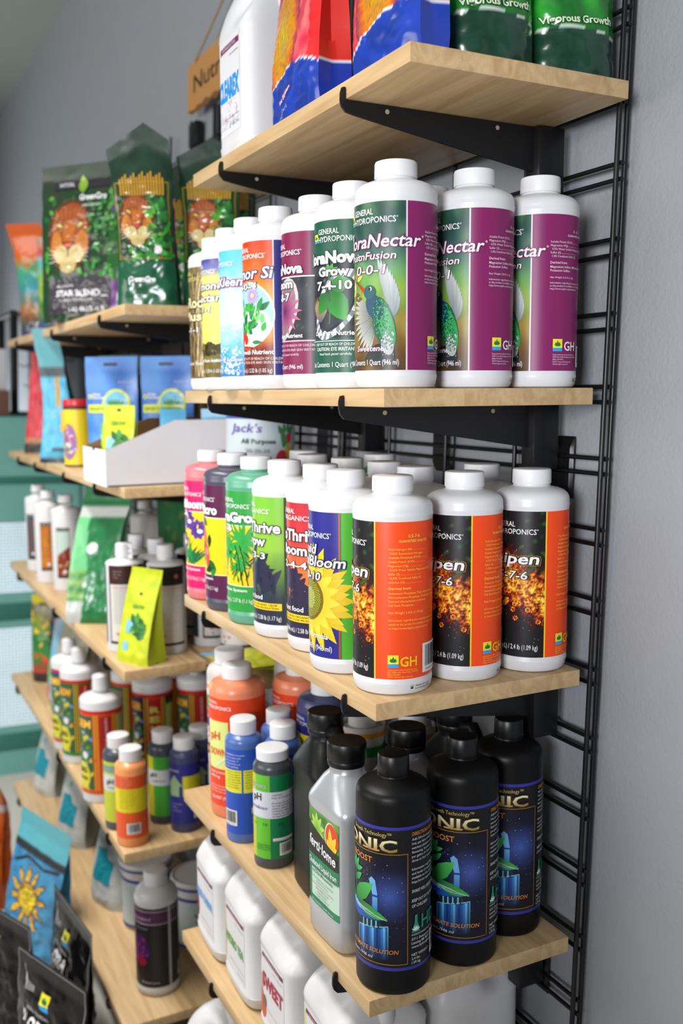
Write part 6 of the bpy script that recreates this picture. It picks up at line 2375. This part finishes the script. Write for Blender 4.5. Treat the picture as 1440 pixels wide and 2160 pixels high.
GT = 'grey-white bags with teal block on the lowest far shelf'
TS = bag_surf(132, 96, 300, e=30, q=4, p=1.6, wr=4, seed=2.9, lean=(6, 50))
TB = bag(TS, 132, 300, white_col, None, lambda v: (168, 174, 168), film=SATIN, art=art_teal)
for (x, y, an, lab) in ((-2.36, -0.235, 20, 'grey-white bag with teal block, farthest left'), (-1.935, -0.235, 26, 'grey-white bag with teal block in the middle'), (-1.530, -0.225, 24, 'grey-white bag with teal block nearest, beside the buckets')):
    put_bag('teal_bag', TB, x, y, z5(y), R(an), 'soil_bag', lab, group=GT)


def bucket_parts():
    a, t = Art(), Art()
    r = 62.0
    c = PI * r
    a.rect(-c, 14, c, 132, (196, 210, 216), 0)
    a.rect(-c, 128, c, 136, (50, 54, 140), 1)
    a.rect(-c, 8, c, 16, (70, 60, 140), 1)
    a.ell(-46, 34, 14, 16, (206, 70, 50), 2, n=16)
    a.ell(-30, 24, 12, 10, (226, 206, 70), 3, n=14)
    for k in range(8):
        a.leaf(-20 + k * 3, 26, 22, 9, 60 + k * 9, (70, 150, 70), 2)
    a.rect(20, 40, 60, 126, (60, 130, 60), 1)
    t.text('bloom', -16, 92, 8, (60, 70, 76), 3, w=36, align='R', bold=0.02)
    t.text('15-30-15', -16, 76, 6, (70, 80, 86), 3, w=36, align='R')
    return [('bucket_body', lathe_mesh('bucket_body', [(0, 0), (56, 0), (58, 2), (62, 8), (62, 144), (65, 146), (65, 152), (62, 153)], WHITE, 56), -1),
            ('lid', lathe_mesh('lid', [(62, 153), (67, 153.5), (68, 156), (68, 172), (66, 175), (63, 175.5), (62.5, 173), (0, 172)], WHITE, 56), -1),
            ('lid_band', lathe_mesh('lid_band', [(68.2, 158), (68.6, 159), (68.6, 164), (68.2, 165)], mat('navy_band', (56, 58, 140), 0.4), 56), 1),
            ('label', a.build('label', cyl(62), PRINT, du=5, off=0.2), -1), ('lettering', t.build('lettering', cyl(62), PRINT, du=5, off=1.0), 3)]


GBk = 'white buckets with blue bands on the lowest far shelf'
put('bucket', bucket_parts, 'B', 4, -1.395, -0.175, 24, 'fertilizer_bucket', 'white bucket with blue band, left behind the plum-label bottle', 'bucket', GBk)
put('bucket', bucket_parts, 'B', 4, -1.245, -0.085, 40, 'fertilizer_bucket', 'white bucket with green panel, right behind the plum-label bottle', 'bucket', GBk)

# ------------------------------------------------------------------ bags standing on the floor at the lower left
def black_col(u, v):
    return mixc((10, 10, 12), (22, 22, 25), nz(u, v, 0.02, 3) + 0.3)


def art_black():
    a, l, e = Art(), Art(), Art()
    a.text('FLORA', -30, 186, 26, (236, 236, 238), 2, w=104, align='C', bold=0.03)
    a.text('GENERAL HYDROPONICS', -30, 220, 6, (200, 200, 204), 2, w=84, align='C')
    leaf_logo(l, -20, 236, 30, 2)
    for k in range(6):
        e.line([(-96, 296 + k), (-80, 270 - k * 3), (-50, 266 - k * 2)], 0.8, (206, 206, 210), 1)
    # silver seal line round the edge
    sl = Art()
    sl.line([(-119, 150), (-119, 324), (119, 324), (119, 150)], 2.2, (150, 150, 154), 1)
    return [('lettering', a), ('leaf_mark', l), ('silver_crease', e), ('seal_line', sl)]


KS2 = bag_surf(246, 74, 330, e=8, q=2.6, p=2.6, wr=8, seed=31.0, taper=0.02, curl=0)
KB = bag(KS2, 246, 330, black_col, None, None, film=BLACKFILM, art=art_black, nu=36, nv=60)
GK = 'glossy black bags on the floor'
put_bag('blackbag', KB, -1.00, -0.492, 0.0, R(22), 'soil_bag', 'glossy black bag with white lettering and yellow-blue mark, lower left corner', group=GK, tilt=0.0)
put_bag('blackbag', KB, -1.24, -0.405, 0.0, R(8), 'soil_bag', 'glossy black bag just behind the lettered one, beside the shelf', group=GK, tilt=0.0, lean=(0, R(3)))
put_bag('blackbag', KB, -1.30, -0.535, 0.0, R(24), 'soil_bag', 'glossy black bag at the left image edge, third in the row', group=GK, tilt=0.0, lean=(R(4), 0))


def sun_col(u, v):
    if v > 330:
        return (100, 172, 184)
    if v > 306:
        return (44, 46, 52)
    return mixc((80, 152, 190), (52, 118, 164), nz(u, v, 0.03, 3) + 0.4)


def art_sun():
    a = Art()
    cu, cv = -6, 200
    for k in range(12):
        an = k * 30 + 10
        a.leaf(cu + 24 * math.cos(R(an)), cv + 24 * math.sin(R(an)), 66, 21, an, (40, 44, 50), 1)
        a.leaf(cu + 24 * math.cos(R(an)), cv + 24 * math.sin(R(an)), 62, 17, an, (206, 156, 44), 2, (220, 180, 60))
    a.ell(cu, cv, 44, 44, (44, 46, 50), 3, n=28)
    a.ell(cu, cv, 41, 41, (196, 150, 44), 4, n=28)
    a.ell(cu + 2, cv - 2, 33, 33, (226, 206, 50), 5, n=28)
    for k in range(18):
        rr = 4 + k * 1.3
        a.ell(cu + rr * math.cos(k * 0.7), cv + rr * math.sin(k * 0.7), 3.4, 3.4, (176, 130, 40), 6, n=8)
    b = Art()
    b.line([(-100, 270), (-40, 300), (40, 292), (100, 304)], 8, (44, 46, 52), 2)
    return [('sun_picture', a), ('dark_wave', b)]


US = bag_surf(230, 84, 405, e=30, q=3, p=2.4, wr=9, seed=41.0, lean=(0, 20))
UB = bag(US, 230, 405, sun_col, None, lambda v: (66, 140, 180), film=SATIN, art=art_sun, nu=36, nv=60)
GSn = 'sky blue sun-printed bags on the floor'
put_bag('sunbag', UB, -1.77, -0.585, 0.0, R(26), 'soil_bag', 'sky blue bag with golden sun, front one at lower left', group=GSn, tilt=0.0, lean=(0, R(-3)))
put_bag('sunbag', UB, -1.58, -0.428, 0.0, R(22), 'soil_bag', 'sky blue bag with golden sun tucked against the shelf', group=GSn, tilt=0.0, lean=(0, R(4)))


def orange_col(u, v):
    if 300 < v < 322:
        return (226, 222, 222)
    return mixc((222, 116, 46), (190, 84, 36), nz(u, v, 0.02, 6) + 0.4)


OS = bag_surf(220, 110, 430, e=20, q=3, p=2.2, wr=9, seed=51.0, curl=50)
put_bag('orangebag', bag(OS, 220, 430, orange_col, None, None, film=FILM), -2.02, -0.500, 0.0, R(30), 'soil_bag', 'orange bag with white fold standing behind the sun-printed bags', tilt=0.0)

# ------------------------------------------------------------------ far left background: greenhouse with fabric cover
def cloth(name, col, trans):
    m = bpy.data.materials.new(name)
    m.use_nodes = True
    nt = m.node_tree
    nt.nodes.remove(nt.nodes['Principled BSDF'])
    out = nt.nodes['Material Output']
    d = nt.nodes.new('ShaderNodeBsdfDiffuse')
    t = nt.nodes.new('ShaderNodeBsdfTranslucent')
    x = nt.nodes.new('ShaderNodeMixShader')
    n = nt.nodes.new('ShaderNodeTexNoise')
    tc = nt.nodes.new('ShaderNodeTexCoord')
    mx = nt.nodes.new('ShaderNodeMix')
    mx.data_type = 'RGBA'
    c = lin(col)
    n.inputs['Scale'].default_value = 5.0
    mx.inputs['A'].default_value = c
    mx.inputs['B'].default_value = (c[0] * 0.7, c[1] * 0.75, c[2] * 0.75, 1)
    nt.links.new(tc.outputs['Object'], n.inputs['Vector'])
    nt.links.new(n.outputs['Fac'], mx.inputs['Factor'])
    nt.links.new(mx.outputs['Result'], d.inputs['Color'])
    nt.links.new(mx.outputs['Result'], t.inputs['Color'])
    x.inputs['Fac'].default_value = trans
    nt.links.new(d.outputs['BSDF'], x.inputs[1])
    nt.links.new(t.outputs['BSDF'], x.inputs[2])
    nt.links.new(x.outputs['Shader'], out.inputs['Surface'])
    return m


TEAL = cloth('teal_reinforced_cover', (112, 158, 148), 0.45)
TEALD = mat('dark_teal_strap', (52, 112, 98), 0.5)
PVC = cloth('clear_white_sheet', (232, 242, 248), 0.75)


def greenhouse():
    x1, y0, y1, h = 0.0, -0.75, 0.12, 1.43
    def sheet(nm, ya, yb, za, zb, x, m):
        return make_mesh(nm, [(x, ya, za), (x, yb, za), (x, yb, zb), (x, ya, zb)], [(0, 1, 2, 3)], m, smooth=False)
    parts = [('fabric_panel', sheet('fabric_panel', y0, y1, za, zb, x1, TEAL), -1) for za, zb in ((0.0, 0.20), (0.60, 0.74), (1.02, h))]
    for (za, zb) in ((0.20, 0.60), (0.74, 1.02)):
        parts.append(('fabric_panel', sheet('fabric_panel', y0, y0 + 0.06, za, zb, x1, TEAL), -1))
        parts.append(('fabric_panel', sheet('fabric_panel', y1 - 0.10, y1, za, zb, x1, TEAL), -1))
    parts.append(('roof_cover', make_mesh('roof_cover', [(x1 - 0.62, y0, h), (x1, y0, h), (x1, y1, h), (x1 - 0.62, y1, h)], [(0, 1, 2, 3)], TEAL, smooth=False), -1))
    for (px, py) in ((-0.02, y0 + 0.02), (-0.02, y1 - 0.02), (-0.6, y0 + 0.02), (-0.6, y1 - 0.02)):
        parts.append(('frame_pole', tube_mesh('frame_pole', [(px, py, 0), (px, py, h)], 0.009, TEALD, 8), -1))
    for (za, zb) in ((0.63, 0.70), (0.10, 0.17), (1.17, 1.20)):
        parts.append(('strap', box_mesh('strap', x1 - 0.006, x1 + 0.006, y0, y1, za, zb, TEALD, 0.002), -1))
    for (za, zb) in ((0.20, 0.60), (0.74, 1.02)):
        parts.append(('window_sheet', sheet('window_sheet', y0 + 0.06, y1 - 0.10, za, zb, x1, PVC), -1))
        verts, faces = [], []
        n1, n2 = 56, int((zb - za) / 0.0125)
        thread = len(parts)
        for k in range(n1 + 1):
            yy = y0 + 0.06 + (y1 - y0 - 0.16) * k / n1
            o = len(verts)
            for a_, b_ in ((-0.0008, za), (0.0008, za), (0.0008, zb), (-0.0008, zb)):
                verts.append((x1 + 0.001, yy + a_, b_))
            faces.append((o, o + 1, o + 2, o + 3))
        for k in range(n2 + 1):
            zz = za + (zb - za) * k / n2
            o = len(verts)
            for a_, b_ in ((y0 + 0.06, -0.0008), (y1 - 0.10, -0.0008), (y1 - 0.10, 0.0008), (y0 + 0.06, 0.0008)):
                verts.append((x1 + 0.001, a_, zz + b_))
            faces.append((o, o + 1, o + 2, o + 3))
        parts.append(('reinforcing_mesh', make_mesh('reinforcing_mesh', verts, faces, TEALD, smooth=False), thread - 1))
    return parts


gh = inst('greenhouse', greenhouse, 'greenhouse_tent', 'teal mesh-reinforced greenhouse cover with pale windows at the far left', 'greenhouse', (-3.0, -0.10, 0.0), (0, 0, 0))

# things kept on top of the greenhouse
bx = obj('storage_carton', box_mesh('storage_carton', -0.2, 0.2, -0.14, 0.10, 0.0, 0.098, mat('dark_kraft', (104, 72, 56), 0.8), 0.003))
bx.location = (-3.22, -0.36, 1.436)
tag(bx, 'low brown carton lying on the teal greenhouse', 'box')


def rack():
    parts = []
    for (x, y) in ((0.0, 0.0), (0.0, 0.14), (-0.35, 0.0), (-0.35, 0.14)):
        parts.append(('post', box_mesh('post', x - 0.012, x + 0.012, y - 0.014, y + 0.014, 0.0, 0.42, BLACK, 0.002), -1))
    for z in (0.0, 0.40):
        parts.append(('tray', box_mesh('tray', -0.37, 0.02, -0.02, 0.16, z, z + 0.012, BLACK, 0.002), -1))
    return parts


inst('rack', rack, 'wire_rack', 'small black rack beside the far end of the second shelf', 'rack', (-3.2, -0.215, 1.436), (0, 0, 0))
wb = obj('storage_carton', box_mesh('storage_carton', -0.16, 0.0, -0.22, 0.0, 0.0, 0.165, CARD, 0.003))
wb.location = (-3.20, -0.245, 1.535)
tag(wb, 'white carton on top of the brown one at the left edge', 'box')

def pegboard():
    parts = [('perforated_board', box_mesh('perforated_board', -0.62, 0.62, -0.012, 0.012, 0.0, 0.30, mat('black_pegboard', (22, 22, 24), 0.6), 0.003), -1)]
    for k in range(9):
        parts.append(('peg_hook', tube_mesh('peg_hook', [(-0.48 + k * 0.12, -0.012, 0.22 - 0.1 * (k % 2)), (-0.48 + k * 0.12, -0.07, 0.22 - 0.1 * (k % 2)), (-0.48 + k * 0.12, -0.076, 0.23 - 0.1 * (k % 2))], 0.003, BLACK, 6), -1))
    return parts


inst('pegboard', pegboard, 'pegboard', 'black pegboard on the wall left of the second far shelf', 'pegboard', (-3.66, 0.031, 1.445), (0, 0, 0))

# ------------------------------------------------------------------ hanging wooden plaque
PLANK = mat('burnt_edge_wood', (186, 134, 78), 0.6, spec=0.3)
BURN = mat('burnt_lettering', (60, 38, 24), 0.7)


def plaque():
    bm = bmesh.new()
    pts = []
    W, H = 0.50, 0.118
    n = 26
    rnd = random.Random(4)
    for k in range(n):
        pts.append((W * k / n, 0.004 * math.sin(k * 1.9) + rnd.uniform(-0.002, 0.002)))
    for k in range(8):
        pts.append((W + 0.004 * math.sin(k * 2.1), H * k / 8))
    for k in range(n):
        pts.append((W * (1 - k / n), H + 0.005 * math.sin(k * 1.5) + rnd.uniform(-0.002, 0.002)))
    for k in range(8):
        pts.append((0.004 * math.sin(k * 2.3), H * (1 - k / 8)))
    lo = [bm.verts.new((a, 0.0, b)) for a, b in pts]
    hi = [bm.verts.new((a, -0.016, b)) for a, b in pts]
    bm.faces.new(lo)
    bm.faces.new(hi[::-1])
    m = len(pts)
    for k in range(m):
        bm.faces.new((lo[k], lo[(k + 1) % m], hi[(k + 1) % m], hi[k]))
    bmesh.ops.recalc_face_normals(bm, faces=bm.faces[:])
    me = bm_mesh('board', bm, PLANK, sharp=40)
    t = Art()
    t.text('Nutrients', 250, 38, 44, (62, 40, 26), 0, w=400, align='C', bold=0.01)
    c = tube_mesh('hanging_cord', [(0.07, -0.02, 0.112), (0.16, -0.012, 0.165), (0.25, -0.004, 0.222), (0.34, -0.012, 0.165), (0.43, -0.02, 0.112)], 0.0032, mat('jute_cord', (150, 130, 100), 0.9), 8)
    return [('board', me, -1), ('lettering', t.build('lettering', flat_y(-16.0), PRINT, off=0.4), 0), ('hanging_cord', c, -1)]


inst('plaque', plaque, 'wooden_plaque', 'wooden plaque with burnt lettering hanging above the grid', 'sign', (-1.632, 0.012, 2.268), (0, 0, 0))

# ------------------------------------------------------------------ unseen blocker added behind the viewer to shade the lower wall
struct('added_light_blocker', box_mesh('added_light_blocker', 0.0, 1.72, -1.68, -1.56, 0.0, 1.27, WALL, 0.004))
